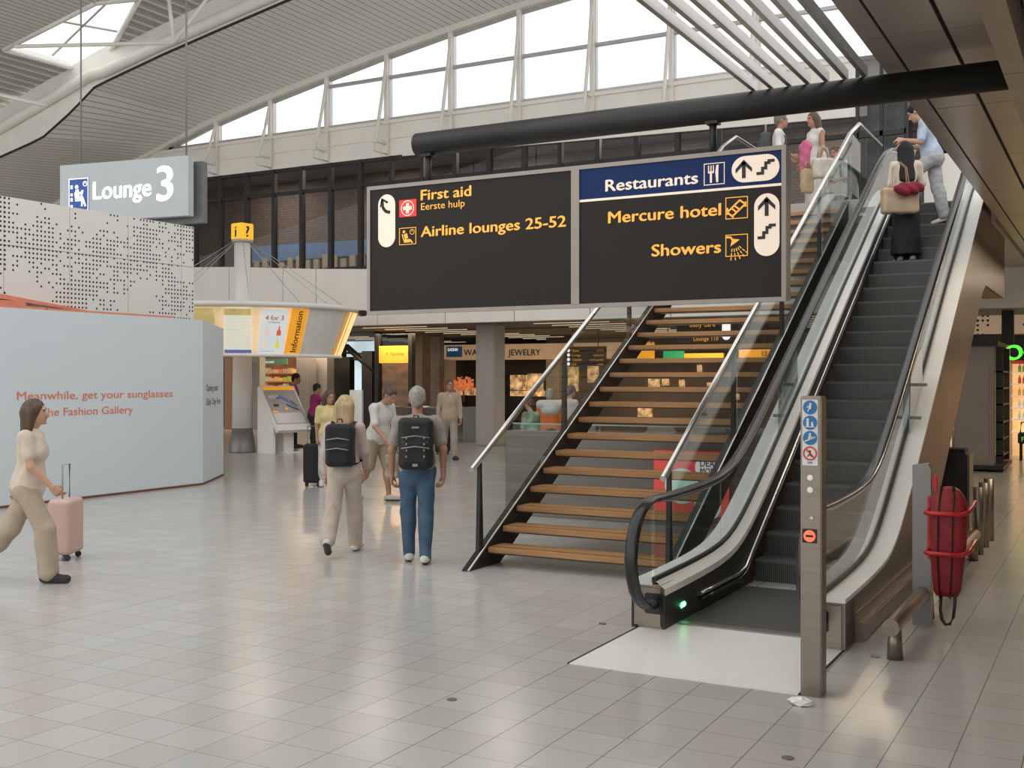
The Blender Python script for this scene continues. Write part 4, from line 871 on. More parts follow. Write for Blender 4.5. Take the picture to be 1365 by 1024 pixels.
# ================================================================== RIGHT-HAND SHOP
cbt = thing('steel_cabinet', 'tall brown steel cabinet with a display side on the right', 'cabinet', (-2.4, 24.2, 0))
bm = nb(); box(bm, (-3.05, 23.6, .12), (-2.12, 25.2, 2.47), .01); part('body', bm, M('cabinet_steel', (0.26, 0.225, 0.20), .38, .5, .06, 1), cbt)
bm = nb(); box(bm, (-2.83, 23.585, .2), (-2.22, 23.602, 2.2), .004); part('door', bm, M('cabinet_door', (0.28, 0.245, 0.215), .36, .5, .06, 1), cbt)
bm = nb(); box(bm, (-3.1, 23.5, .05), (-1.95, 25.5, .12)); box(bm, (-2.7, 23.8, 0), (-2.5, 25, .06)); part('base', bm, BLACKM, cbt)
bm = nb(); box(bm, (-3.1, 23.5, 2.47), (-2.05, 25.3, 2.56)); part('top', bm, BLACKM, cbt)
WARM = M('warm_lit_shelf', (.95, .52, .22), .5, emit=.45, var=.15, scale=2)
bm = nb(); box(bm, (-2.115, 23.8, .3), (-2.10, 25.1, 1.95)); part('lit_side', bm, M('amber_display', (1.0, .55, .22), .5, emit=.45, var=.4, scale=5), cbt)
bm = nb()
for z in (.3, .62, .95, 1.3, 1.62, 1.95): box(bm, (-2.10, 23.75, z), (-1.98, 25.15, z+.03))
for y in (23.75, 25.13): box(bm, (-2.11, y, .15), (-1.97, y+.03, 2.45))
part('display_shelf', bm, BLACKM, cbt)
dsh = thing('drinks_shop', 'lit drinks shop with black fascia and green lettering at the right edge', 'shop', (-.9, 28.5, 0))
bm = nb(); box(bm, (-2.2, 28.3, 2.25), (.8, 28.5, 2.85)); part('fascia', bm, BLACKM, dsh)
ffs = Face((0, 28.3, 0), XD, UP); ll = ay(1340, 478, 28.3)
bm = nb(); ffs.text(bm, 'OOD', ll.x, ll.z-.03, .36, 'L', .03, d=.01); part('lettering', bm, M('green_lit', (.1, .95, .05), .4, emit=.9), dsh)
bm = nb(); box(bm, (-2.2, 28.9, .0), (.8, 29.0, 2.25)); part('back_panel', bm, WARM, dsh)
bm = nb(); box(bm, (-2.2, 28.42, 2.17), (.8, 28.48, 2.25)); part('price_strip', bm, M('red_strip', (.55, .05, .04), .5, emit=.3), dsh)
for z in (.55, .85, 1.12, 1.40, 1.68, 1.95):
    bm = nb(); box(bm, (-2.2, 28.5, z), (.8, 28.9, z+.03)); part('shelf', bm, M('shelf_white', (.8, .72, .6), .5, emit=.25), dsh)
bcol = [(.75, .7, .55), (.55, .12, .06), (.8, .75, .65), (.25, .4, .08), (.7, .45, .12)]
bmats = [M('bottle_colour', c, .3, emit=.15) for c in bcol]
bm = nb(); lathe(bm, (0, 0, 0), [(.035, 0), (.037, .01), (.037, .12), (.014, .165), (.013, .2)], 10); btl = {}
protos = {}
for si, z in enumerate((.88, 1.15, 1.43, 1.71, 1.98)):
    for i in range(11):
        x = -2.02+i*.095; k = (si*2+i//4) % 5
        if k not in protos:
            b2 = bm.copy(); protos[k] = single('drink_bottle', b2, bmats[k], 'x', 'bottle')
            o = protos[k]
        else: o = protos[k].copy(); COL.objects.link(o)
        o.location = (x, 28.58, z); o['label'] = 'small drink bottle on the %s lit shelf of the shop at right' % ['lowest', 'second', 'third', 'fourth', 'highest'][si]; o['group'] = 'drink bottles on the %s shelf' % ['lowest', 'second', 'third', 'fourth', 'highest'][si]
bm.free()
bm = nb(); q0 = ay(1320, 455, 28.2); box(bm, (-3.2, 28.1, 2.87), (1, 28.2, 3.62)); part('perforated_panel', bm, dots_mat('perforated_warm_panel', (.80, .58, .38), 0, 2, .11, .27, .53, emit=.15, nscale=1.2), dsh, 'warm lit perforated panel')
bm = nb(); box(bm, (-3.2, 28.05, 3.62), (1, 28.25, 3.72)); struct('trim_10b', bm, BLACKM)
bm = nb(); box(bm, (-2.22, 26.3, 2.56), (-1.98, 26.5, 4.1)); struct('trim_20', bm, BLACKM, 'black steel post behind the brown cabinet', 'post')
# shopping trolleys in front of the shop
cr = thing('shop_basket_stand', 'black basket stand with green lettering in front of the drinks shelves', 'basket stand', (-1.72, 27.2, 0))
bm = nb(); box(bm, (-1.95, 27.0, .38), (-1.5, 27.5, .62), .02); part('basket', bm, BLACKM, cr)
bm = nb(); tube(bm, [(-1.9, 27.05, .62), (-1.88, 27.05, .85), (-1.7, 27.05, .9), (-1.6, 27.05, .62)], .018, 8); part('handle', bm, BLACKM, cr)
bm = nb(); [cyl(bm, (x, y, 0), (x, y, .4), .018, seg=8) for x in (-1.9, -1.55) for y in (27.05, 27.45)]; part('leg', bm, BLACKM, cr)
bm = nb(); Face((-1.95, 26.995, 0), XD, UP).text(bm, 'FIN', .08, .44, .1, 'L', .01); part('lettering', bm, M('green_text', (.2, .7, .15), .5, emit=.3), cr)

# ================================================================== SHOPS AT THE BACK
def rpx(bm, x0, y0, x1, y1, Y, th=.1, bev=0.0):
    """a flat board facing -Y, given by its extent in the photo and its depth"""
    a, b = ay(x0, (y0+y1)/2, Y), ay(x1, (y0+y1)/2, Y); xm = (x0+x1)/2
    zt_, zb_ = ay(xm, y0, Y).z, ay(xm, y1, Y).z
    return box(bm, (a.x, Y, max(zb_, 0)), (b.x, Y+th, zt_), bev)
def fpx(x0, y1, Y): q = ay(x0, y1, Y); return Face((q.x, Y-.005, q.z), XD, UP)
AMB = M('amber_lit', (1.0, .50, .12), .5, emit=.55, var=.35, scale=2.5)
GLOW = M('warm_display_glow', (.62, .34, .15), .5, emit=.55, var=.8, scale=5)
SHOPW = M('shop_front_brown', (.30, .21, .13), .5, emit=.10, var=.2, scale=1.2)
BLKV = M('shop_black', (.012, .010, .010), .6)
# warm ceiling lamps under the gallery
for i, (x, y) in enumerate(((-30, 29), (-25, 31), (-20, 29), (-15, 31), (-10, 29), (-5, 31))):
    ld = bpy.data.lights.new('ceiling_lamp', 'AREA'); ld.energy = 70; ld.size = 1.6; ld.color = (1, .78, .55)
    lo = bpy.data.objects.new('ceiling_lamp', ld); COL.objects.link(lo); lo.location = (x, y, 3.25)
bm = nb()
for i in range(12):
    for x in (-30, -24, -18, -12.4, -6.5): box(bm, (x-1.3, 26.3+i*1.1, 3.285), (x+.9, 26.34+i*1.1, 3.30))
struct('trim_21', bm, M('ceiling_light_line', (1, .8, .55), .5, emit=.4), 'thin warm light lines in the dark shop ceiling', 'light')
for x in (-24, -19.5, -15, -10.5, -6):  # added fill lights, brighten the brick wall behind the gallery glazing
    ld = bpy.data.lights.new('gallery_fill', 'AREA'); ld.energy = 110; ld.size = 1.5; ld.color = (1, .86, .72)
    lo = bpy.data.objects.new('gallery_fill', ld); COL.objects.link(lo); lo.location = (x, 26.9, 8.25)
YJ = 34.0
jw = thing('jewelry_shop', 'jewelry shop with brown fascia and dark lettering behind the column', 'shop', (-15, YJ, 0))
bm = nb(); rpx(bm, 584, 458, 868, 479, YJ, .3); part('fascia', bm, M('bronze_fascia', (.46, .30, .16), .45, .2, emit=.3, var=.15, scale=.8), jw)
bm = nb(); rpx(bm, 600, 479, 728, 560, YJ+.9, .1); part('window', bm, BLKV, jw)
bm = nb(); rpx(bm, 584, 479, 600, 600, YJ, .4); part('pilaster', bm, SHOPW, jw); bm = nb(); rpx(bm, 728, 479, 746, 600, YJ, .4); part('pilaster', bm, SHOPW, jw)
bm = nb(); rpx(bm, 595, 462, 615, 476, YJ-.06, .06); gp_ = part('name_plate', bm, M('navy_plate', (.02, .05, .10), .4, emit=.3), jw)
ff = fpx(597, 467, YJ-.06); bm = nb(); ff.text(bm, 'GASSAN', 0, -.03, .11, 'L', .01, width=.42, d=.01); part('lettering', bm, LW, gp_)
NAVY = M('navy_letters', (.012, .02, .06), .4)
for tx, x0, x1, yb_ in (('WATCHES', 619, 668, 474), ('JEWELRY', 678, 721, 474)):
    ff = fpx(x0, yb_, YJ); ww = ay(x1, yb_, YJ).x-ay(x0, yb_, YJ).x; bm = nb(); ff.text(bm, tx, 0, 0, .22, 'L', .02, width=ww, d=.03); part('lettering', bm, NAVY, jw)
for x0, y0, x1, y1 in ((604, 517, 640, 527), (680, 500, 700, 520), (703, 498, 722, 530), (680, 521, 724, 529)):
    bm = nb(); rpx(bm, x0, y0, x1, y1, YJ+.7, .15); part('display_case', bm, GLOW, jw)
bm = nb(); rpx(bm, 604, 528, 728, 552, YJ+.6, .15); part('counter', bm, BLKV, jw)
# flame-coloured small tree
tr = thing('coral_tree', 'orange blossoming tree in the dark jewelry window', 'tree', tuple(ay(618, 540, YJ+.3)))
q = ay(618, 536, YJ+.3); bm = nb(); cyl(bm, q, q+Vector((0, 0, .45)), .04, .025, 8); part('trunk', bm, M('tree_trunk', (.25, .12, .06), .6), tr)
bm = nb(); rnd = random.Random(5)
for i in range(90):
    a = rnd.uniform(0, 2*PI); r = rnd.random()**.5*.42; zz = .45+rnd.random()*.5*(1-r*.8); bmesh.ops.create_icosphere(bm, subdivisions=1, radius=rnd.uniform(.03, .075), matrix=Matrix.Translation(q+Vector((r*math.cos(a), r*math.sin(a)*.7, zz))))
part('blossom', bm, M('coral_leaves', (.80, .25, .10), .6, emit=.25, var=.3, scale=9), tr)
# pillars, info boards and other fronts
bm = nb(); rpx(bm, 548, 440, 563, 600, 31.5, .5); struct('trim_22', bm, M('brown_marble', (.16, .115, .085), .4, 0, .3, 2), 'brown marble pillar left of the jewelry shop', 'pillar')
bm = nb(); rpx(bm, 566, 440, 586, 600, 33.2, .3); struct('trim_23', bm, M('brown_marble_pale', (.24, .18, .13), .4, 0, .3, 2), 'brown marble pillar beside the jewelry shop', 'pillar')
lf = thing('glass_lift', 'dark glass lift with amber sign under the gallery', 'lift', tuple(Vector((ay(522, 600, 29).x, 29, 0))))
bm = nb(); rpx(bm, 499, 436, 504, 600, 29, .2); rpx(bm, 544, 436, 549, 600, 29, .2); rpx(bm, 499, 436, 549, 441, 29, .2); part('frame', bm, BLACKM, lf)
bm = nb(); rpx(bm, 503, 461, 546, 484, 29.05, .08); ls_ = part('sign_band', bm, M('orange_band', (1.0, .42, .04), .5, emit=.35), lf)
ff = fpx(516, 474, 29.04); bm = nb(); ff.text(bm, 'F  Terminal', 0, 0, .1, 'L', .0, width=.65, d=.02); ff.disc(bm, .9, .06, .09, .02); part('lettering', bm, BLACKM, ls_)
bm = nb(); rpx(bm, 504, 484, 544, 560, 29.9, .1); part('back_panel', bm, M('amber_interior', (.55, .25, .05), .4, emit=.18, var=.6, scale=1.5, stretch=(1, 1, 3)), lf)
bm = nb(); rpx(bm, 504, 441, 544, 600, 29.12, .01); part('glass', bm, TINT, lf)
bm = nb(); rpx(bm, 462, 437, 500, 600, 36, .1); struct('window_41', bm, M('daylit_glass', (.55, .68, .74), .3, emit=.75, var=.25, scale=.7), 'pale blue daylit window at the far end of the hall', 'window')
es2 = thing('far_escalator', 'dark escalator frame standing before the daylit window', 'escalator', tuple(Vector((ay(475, 600, 33).x, 33, 0))))
bm = nb()
for a, b, r0 in (((462, 462), (500, 496), .12), ((455, 470), (500, 473), .04), ((455, 478), (500, 481), .04)): tube(bm, [ay(*a, 33), ay(*b, 33)], r0, 8)
part('truss', bm, BLACKM, es2)
bm = nb(); rpx(bm, 436, 476, 466, 600, 32.9, .3); rpx(bm, 482, 468, 496, 600, 32.9, .3); part('post', bm, BLACKM, es2)
bm = nb(); rpx(bm, 466, 520, 482, 600, 32.8, .1); part('base_panel', bm, M('pale_panel', (.55, .58, .6), .4, emit=.2), es2)
bk = thing('souvenir_shop', 'warm lit shop with wooden shelves and green sign beyond the white pillar', 'shop', tuple(Vector((ay(368, 600, 31.5).x, 31.5, 0))))
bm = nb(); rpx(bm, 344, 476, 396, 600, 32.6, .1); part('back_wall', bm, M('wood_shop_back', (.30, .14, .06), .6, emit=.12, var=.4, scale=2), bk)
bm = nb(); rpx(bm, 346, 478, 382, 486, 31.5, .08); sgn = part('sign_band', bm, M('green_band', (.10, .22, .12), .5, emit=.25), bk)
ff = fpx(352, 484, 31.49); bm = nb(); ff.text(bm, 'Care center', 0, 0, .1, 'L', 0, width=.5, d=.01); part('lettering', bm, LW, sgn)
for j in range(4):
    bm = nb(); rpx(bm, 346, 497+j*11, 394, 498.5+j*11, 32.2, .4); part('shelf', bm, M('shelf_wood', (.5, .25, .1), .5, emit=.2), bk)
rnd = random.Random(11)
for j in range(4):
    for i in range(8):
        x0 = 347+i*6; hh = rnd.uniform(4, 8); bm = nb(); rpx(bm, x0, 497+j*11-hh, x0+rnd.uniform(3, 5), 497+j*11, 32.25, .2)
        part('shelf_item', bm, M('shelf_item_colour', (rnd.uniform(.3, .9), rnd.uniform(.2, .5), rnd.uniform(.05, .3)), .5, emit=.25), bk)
bm = nb(); rpx(bm, 326, 476, 346, 600, 30.5, .3); struct('trim_24', bm, M('pale_pier', (.40, .38, .34), .6), 'pale pier beside the souvenir shop', 'pier')
bm = nb(); rpx(bm, 395, 476, 412, 600, 31.0, .4); rpx(bm, 415, 476, 436, 600, 31.6, .4); struct('trim_25', bm, M('grey_pier', (.28, .26, .24), .6), 'grey piers behind the map stand', 'pier')
bm = nb(); rpx(bm, 412, 476, 415, 600, 31.2, .1); struct('trim_26', bm, M('lit_upright', (.8, .85, .85), .4, emit=.3), 'pale lit upright between the grey piers', 'trim')
bm = nb(); rpx(bm, 299, 476, 312, 600, 30.0, .3); struct('trim_27', bm, M('brown_door_panel', (.28, .17, .10), .5), 'brown door panel behind the hoarding corner', 'door')
# glass balustrade and grey block round the stairwell
gb = thing('stairwell_rail', 'steel topped glass rail in front of the jewelry shop', 'rail', tuple(Vector((ay(565, 600, 27.5).x, 27.5, 0))))
bm = nb(); tube(bm, [ay(512, 543, 27.5), ay(618, 543, 27.5)], .035, 8); part('handrail', bm, CHROME, gb)
bm = nb(); rpx(bm, 512, 545, 617, 590, 27.5, .02); part('glass', bm, TINT, gb)
bm = nb(); rpx(bm, 617, 543, 640, 592, 27.3, 1.0); single('grey_block', bm, M('grey_block', (.25, .245, .24), .5), 'grey block at the end of the glass rail, left of the column', 'block', (ay(628, 592, 27.3).x, 27.5, 0))
# flight information boards right of the jewelry shop
ib = thing('gate_board', 'dark hanging board with rows of yellow gate lettering and white discs', 'sign', tuple(ay(778, 474, 30)))
bm = nb(); rpx(bm, 752, 462, 806, 488, 30, .15); part('panel', bm, M('dark_board', (.03, .025, .022), .5), ib); bm = nb(); [cyl(bm, Vector((ay(xx, 470, 30).x, 30.07, 2.5)), Vector((ay(xx, 470, 30).x, 30.07, 3.3)), .015, seg=6) for xx in (762, 796)]; part('hanger', bm, BLACKM, ib)
for j in range(4):
    ff = fpx(763, 469+j*6, 29.99); bm = nb(); ff.text(bm, ('Gates', 'Lounge', 'Transfer', 'Exit')[j], 0, 0, .07, 'L', .01, d=.01); ff.text(bm, ('C D E', 'baby care', 'meeting point', 'toilets')[j], 1.02, 0, .06, 'R', .0, d=.01); part('lettering', bm, YEL, ib)
    bm = nb(); ff.disc(bm, -.12, .04, .05, .01); part('disc', bm, LW, ib)
for x0, y0, x1, y1, lab in ((757, 489, 769, 522, 'tall warm lit display panel below the gate board'), (783, 488, 796, 510, 'small warm lit display panel beside the stairs rail'), (725, 505, 727, 540, 'narrow bright upright display edge at the jewelry shop')):
    bm = nb(); rpx(bm, x0, y0, x1, y1, 35.85, .15); single('lit_display', bm, GLOW, lab, 'display', tuple(ay((x0+x1)/2, y1, 35.85)))
bm = nb(); rpx(bm, 728, 437, 1130, 600, 36, .1); struct('wall_shop', bm, M('mid_brown_wall', (.16, .12, .09), .6, 0, .25, .6), 'brown wall behind the open stairs', 'wall')
by = thing('care_sign', 'dark hanging sign with yellow lettering seen between the upper treads', 'sign', tuple(ay(940, 440, 27.5)))
bm = nb(); rpx(bm, 902, 424, 985, 456, 27.5, .12); part('panel', bm, M('dark_board_upper', (.10, .075, .055), .5), by)
ff = fpx(920, 436, 27.49); bm = nb(); ff.text(bm, 'baby care', 0, 0, .14, 'L', .01, width=.68, d=.01); ff.text(bm, 'Lounge 110', .1, -.36, .11, 'L', .01, width=.66, d=.01); part('lettering', bm, YEL, by)
bm = nb(); ff.pill(bm, .86, -.35, 1.08, .12, .01); part('arrow_pill', bm, LW, by)
for x0, x1, y0, y1, mt, lab in ((850, 871, 458, 478, ORG, 'short orange sign at the left end of the signs behind the treads'), (884, 911, 468, 478, M('exit_green', (.03, .32, .12), .5, emit=.3), 'green exit sign seen between the treads'), (912, 964, 471, 477, ORG, 'long orange light strip seen between the treads'), (985, 1032, 465, 477, ORG, 'orange gate sign near the steel handrail')):
    so = thing('wayfinding_sign', lab, 'sign', tuple(ay((x0+x1)/2, y1, 30.5)))
    bm = nb(); rpx(bm, x0, y0, x1, y1, 30.5, .1); part('panel', bm, mt, so)
    for xx in (x0+(x1-x0)*.2, x0+(x1-x0)*.8): bm = nb(); cyl(bm, ay(xx, y0, 30.5)+Vector((0, .05, -.05)), Vector((ay(xx, y0, 30.5).x, 30.55, 3.3)), .012, seg=6); part('hanger', bm, BLACKM, so)
ff = fpx(1016, 475, 30.48); bm = nb(); ff.text(bm, '12', 0, 0, .14, 'L', .01, d=.01); part('lettering', bm, BLACKM, so)
ff = fpx(890, 475.5, 30.48); bm = nb(); ff.text(bm, 'EXIT', 0, 0, .1, 'L', .01, d=.01); bm.free()
for i, (x0, y0, x1, y1) in enumerate(((864, 505, 878, 517), (882, 505, 890, 514), (905, 506, 911, 517), (929, 486, 934, 497), (942, 510, 948, 515), (976, 525, 984, 533), (850, 540, 868, 556))):
    bm = nb(); rpx(bm, x0, y0, x1, y1, 35.85, .15); single('lit_display', bm, GLOW, ['wide glowing display at the left behind the treads', 'second glowing display behind the treads', 'third glowing display behind the treads', 'narrow glowing display high behind the treads', 'small low glowing display behind the treads', 'glowing display near the steel handrail', 'lowest glowing display behind the treads'][i], 'display', tuple(ay((x0+x1)/2, y1, 35.85)), 'glowing displays behind the stairs')
# lift shaft on the upper floor
lu = thing('upper_lift', 'dark glass lift shaft on the upper landing', 'lift', tuple(Vector((ay(1185, 180, 21.5).x, 21.5, UZ))))
bm = nb(); q0, q1 = ay(1143, 180, 21.5), ay(1208, 180, 21.5); box(bm, (q0.x, 21.5, UZ), (q1.x, 22.3, 7.9)); part('glass', bm, TINT, lu)
bm = nb(); [box(bm, (x-.03, 21.46, UZ), (x+.03, 21.52, 7.9)) for x in (q0.x, (q0.x+q1.x)/2, q1.x)]; box(bm, (q0.x, 21.46, ay(1170, 182, 21.5).z), (q1.x, 21.52, ay(1170, 175, 21.5).z)); part('frame', bm, FRAMEB, lu)
bm = nb(); box(bm, (q0.x+.1, 21.9, UZ), (q1.x-.1, 22.2, 7.6)); part('cabin', bm, M('lift_cabin', (.10, .115, .12), .3, .3, .5, 4), lu)

# ================================================================== PEOPLE (signed distance bodies turned into one surface each)
class SDF:
    def __init__(s, lo, hi, vox):
        s.lo = np.array(lo, float); s.v = vox; s.n = np.ceil((np.array(hi)-s.lo)/vox).astype(int)+1
        s.f = np.full(tuple(s.n), .06)
    def sub(s, a, b, m):
        i0 = np.clip(np.floor((np.minimum(a, b)-m-s.lo)/s.v).astype(int), 0, s.n-1); i1 = np.clip(np.ceil((np.maximum(a, b)+m-s.lo)/s.v).astype(int)+1, 1, s.n)
        sl = tuple(slice(p, q) for p, q in zip(i0, i1))
        g = np.meshgrid(*[s.lo[k]+s.v*np.arange(i0[k], i1[k]) for k in range(3)], indexing='ij'); return sl, np.stack(g, -1)
    def _add(s, sl, d, k):
        f = s.f[sl]
        if k > 0:
            h = np.clip(.5+.5*(f-d)/k, 0, 1); s.f[sl] = f*(1-h)+d*h-k*h*(1-h)
        else: s.f[sl] = np.minimum(f, d)
    def cap(s, a, b, ra, rb=None, k=.02):
        a = np.array(a, float); b = np.array(b, float); rb = ra if rb is None else rb
        sl, p = s.sub(a, b, max(ra, rb)+.06); ba = b-a; t = np.clip(((p-a)@ba)/max(ba@ba, 1e-9), 0, 1)
        d = np.linalg.norm(p-a-t[..., None]*ba, axis=-1)-(ra+(rb-ra)*t); s._add(sl, d, k); return s
    def ell(s, c, r, k=.02, M3=None, cut=False):
        c = np.array(c, float); r = np.array(r, float); m = r.max()
        sl, p = s.sub(c-m, c+m, .06); q = p-c
        if M3 is not None: q = q@M3
        k0 = np.linalg.norm(q/r, axis=-1); k1 = np.linalg.norm(q/(r*r), axis=-1); d = k0*(k0-1)/np.maximum(k1, 1e-6)
        if cut: s.f[sl] = np.maximum(s.f[sl], -d)
        else: s._add(sl, d, k)
        return s
    def rbox(s, c, h, rad, k=.01, M3=None):
        c = np.array(c, float); h = np.array(h, float); m = np.linalg.norm(h)
        sl, p = s.sub(c-m, c+m, .06); q = p-c
        if M3 is not None: q = q@M3
        q = np.abs(q)-(h-rad); d = np.linalg.norm(np.maximum(q, 0), axis=-1)+np.minimum(q.max(-1), 0)-rad; s._add(sl, d, k); return s
    def noise(s, amp, fr, seed=0):
        rs = np.random.RandomState(seed); g = np.meshgrid(*[s.lo[k]+s.v*np.arange(s.n[k]) for k in range(3)], indexing='ij'); w_ = 0
        for _ in range(4):
            dv = rs.randn(3)*np.array(fr); w_ = w_+np.sin(g[0]*dv[0]+g[1]*dv[1]+g[2]*dv[2]+rs.rand()*6)
        s.f += amp*w_/2; return s
    def cutz(s, z, above=True):
        zz = s.lo[2]+s.v*np.arange(s.n[2]); d = (zz-z) if above else (z-zz); s.f = np.maximum(s.f, d[None, None, :]); return s
    def verts(s):
        f = s.f.copy(); f[0], f[-1], f[:, 0], f[:, -1], f[:, :, 0], f[:, :, -1] = (.05,)*6
        n = f.shape; ins = f < 0
        c = [(i, j, k) for i in (0, 1) for j in (0, 1) for k in (0, 1)]
        sl = lambda o: tuple(slice(o[q], n[q]-1+o[q]) for q in range(3))
        cnt = sum(ins[sl(o)].astype(int) for o in c); act = (cnt > 0) & (cnt < 8)
        idx = np.full(act.shape, -1); A = np.argwhere(act); idx[act] = np.arange(len(A))
        F = {o: f[sl(o)][act] for o in c}; acc = np.zeros((len(A), 3)); num = np.zeros(len(A))
        for o in c:
            for q in range(3):
                if o[q] == 0:
                    o2 = tuple(1 if r == q else o[r] for r in range(3)); a, b = F[o], F[o2]; m = (a < 0) != (b < 0)
                    t = np.where(m, a/np.where(a == b, 1, a-b), 0); p = np.array(o, float)[None]+np.eye(3)[q][None]*t[:, None]; acc += p*m[:, None]; num += m
        V = s.lo+s.v*(A+acc/np.maximum(num, 1)[:, None]); Q = []
        for q in range(3):
            r, u = (q+1) % 3, (q+2) % 3
            a = np.take(ins, range(0, n[q]-1), q); b = np.take(ins, range(1, n[q]), q); ch = np.argwhere(a != b)
            if not len(ch): continue
            ok = (ch[:, r] > 0) & (ch[:, u] > 0) & (ch[:, r] < n[r]-1) & (ch[:, u] < n[u]-1); ch = ch[ok]; s_in = ins[tuple(ch.T)]
            def at_(dr, du): w_ = ch.copy(); w_[:, r] += dr; w_[:, u] += du; return idx[tuple(w_.T)]
            qd = np.stack([at_(-1, -1), at_(0, -1), at_(0, 0), at_(-1, 0)], 1); qd[~s_in] = qd[~s_in][:, ::-1]; Q.append(qd)
        return V, (np.concatenate(Q) if Q else np.zeros((0, 4), int))
def sdf_mesh(name, sds, mat, parent=None, label=None, matidx=None):
    Vs, Qs, off = [], [], 0
    for sd in sds:
        V, Q = sd.verts(); Vs.append(V); Qs.append(Q+off); off += len(V)
    V = np.concatenate(Vs); Q = np.concatenate(Qs)
    me = bpy.data.meshes.new(name); me.from_pydata(V.tolist(), [], Q.tolist())
    for mm in (mat if isinstance(mat, (list, tuple)) else [mat]): me.materials.append(mm)
    me.polygons.foreach_set('use_smooth', np.ones(len(Q), bool))
    if matidx is not None and len(Q): me.polygons.foreach_set('material_index', matidx(V[Q].mean(1)).astype(np.int32))
    me.update(); o = bpy.data.objects.new(name, me); COL.objects.link(o)
    if parent is not None: o.parent = parent
    if label: o['label'] = label
    return o
def cloth(name, col, var=.10, rough=.8): return M(name, col, rough, 0, var, 7, .25, 40)
SKIN = M('skin', (.50, .29, .20), .5, 0, .06, 5); SKIN2 = M('tanned_skin', (.38, .20, .13), .5, 0, .06, 5); SKIND = M('dark_skin', (.14, .07, .045), .5, 0, .06, 5)
EYE = M('eye', (.03, .02, .02), .3); LIP = M('lips', (.40, .14, .12), .5)
HB = M('brown_hair', (.09, .05, .03), .5, 0, .35, 30, .5, 60, stretch=(1, 1, .1)); HK = M('black_hair', (.006, .005, .005), .75, 0, .3, 30, .4, 60, stretch=(1, 1, .1)); HG = M('grey_hair', (.34, .32, .29), .6, 0, .25, 40, .4, 90); HBL = M('blonde_hair', (.46, .33, .18), .5, 0, .35, 30, .5, 60, stretch=(1, 1, .1))
SOLE = M('dark_sole', (.05, .045, .04), .6); SHOEW = cloth('white_shoe', (.62, .60, .57)); SHOEB = cloth('black_shoe', (.03, .028, .026))
def rotx(a): c, s_ = math.cos(a), math.sin(a); return np.array([[1, 0, 0], [0, c, -s_], [0, s_, c]])
def rotz(a): c, s_ = math.cos(a), math.sin(a); return np.array([[c, -s_, 0], [s_, c, 0], [0, 0, 1]])
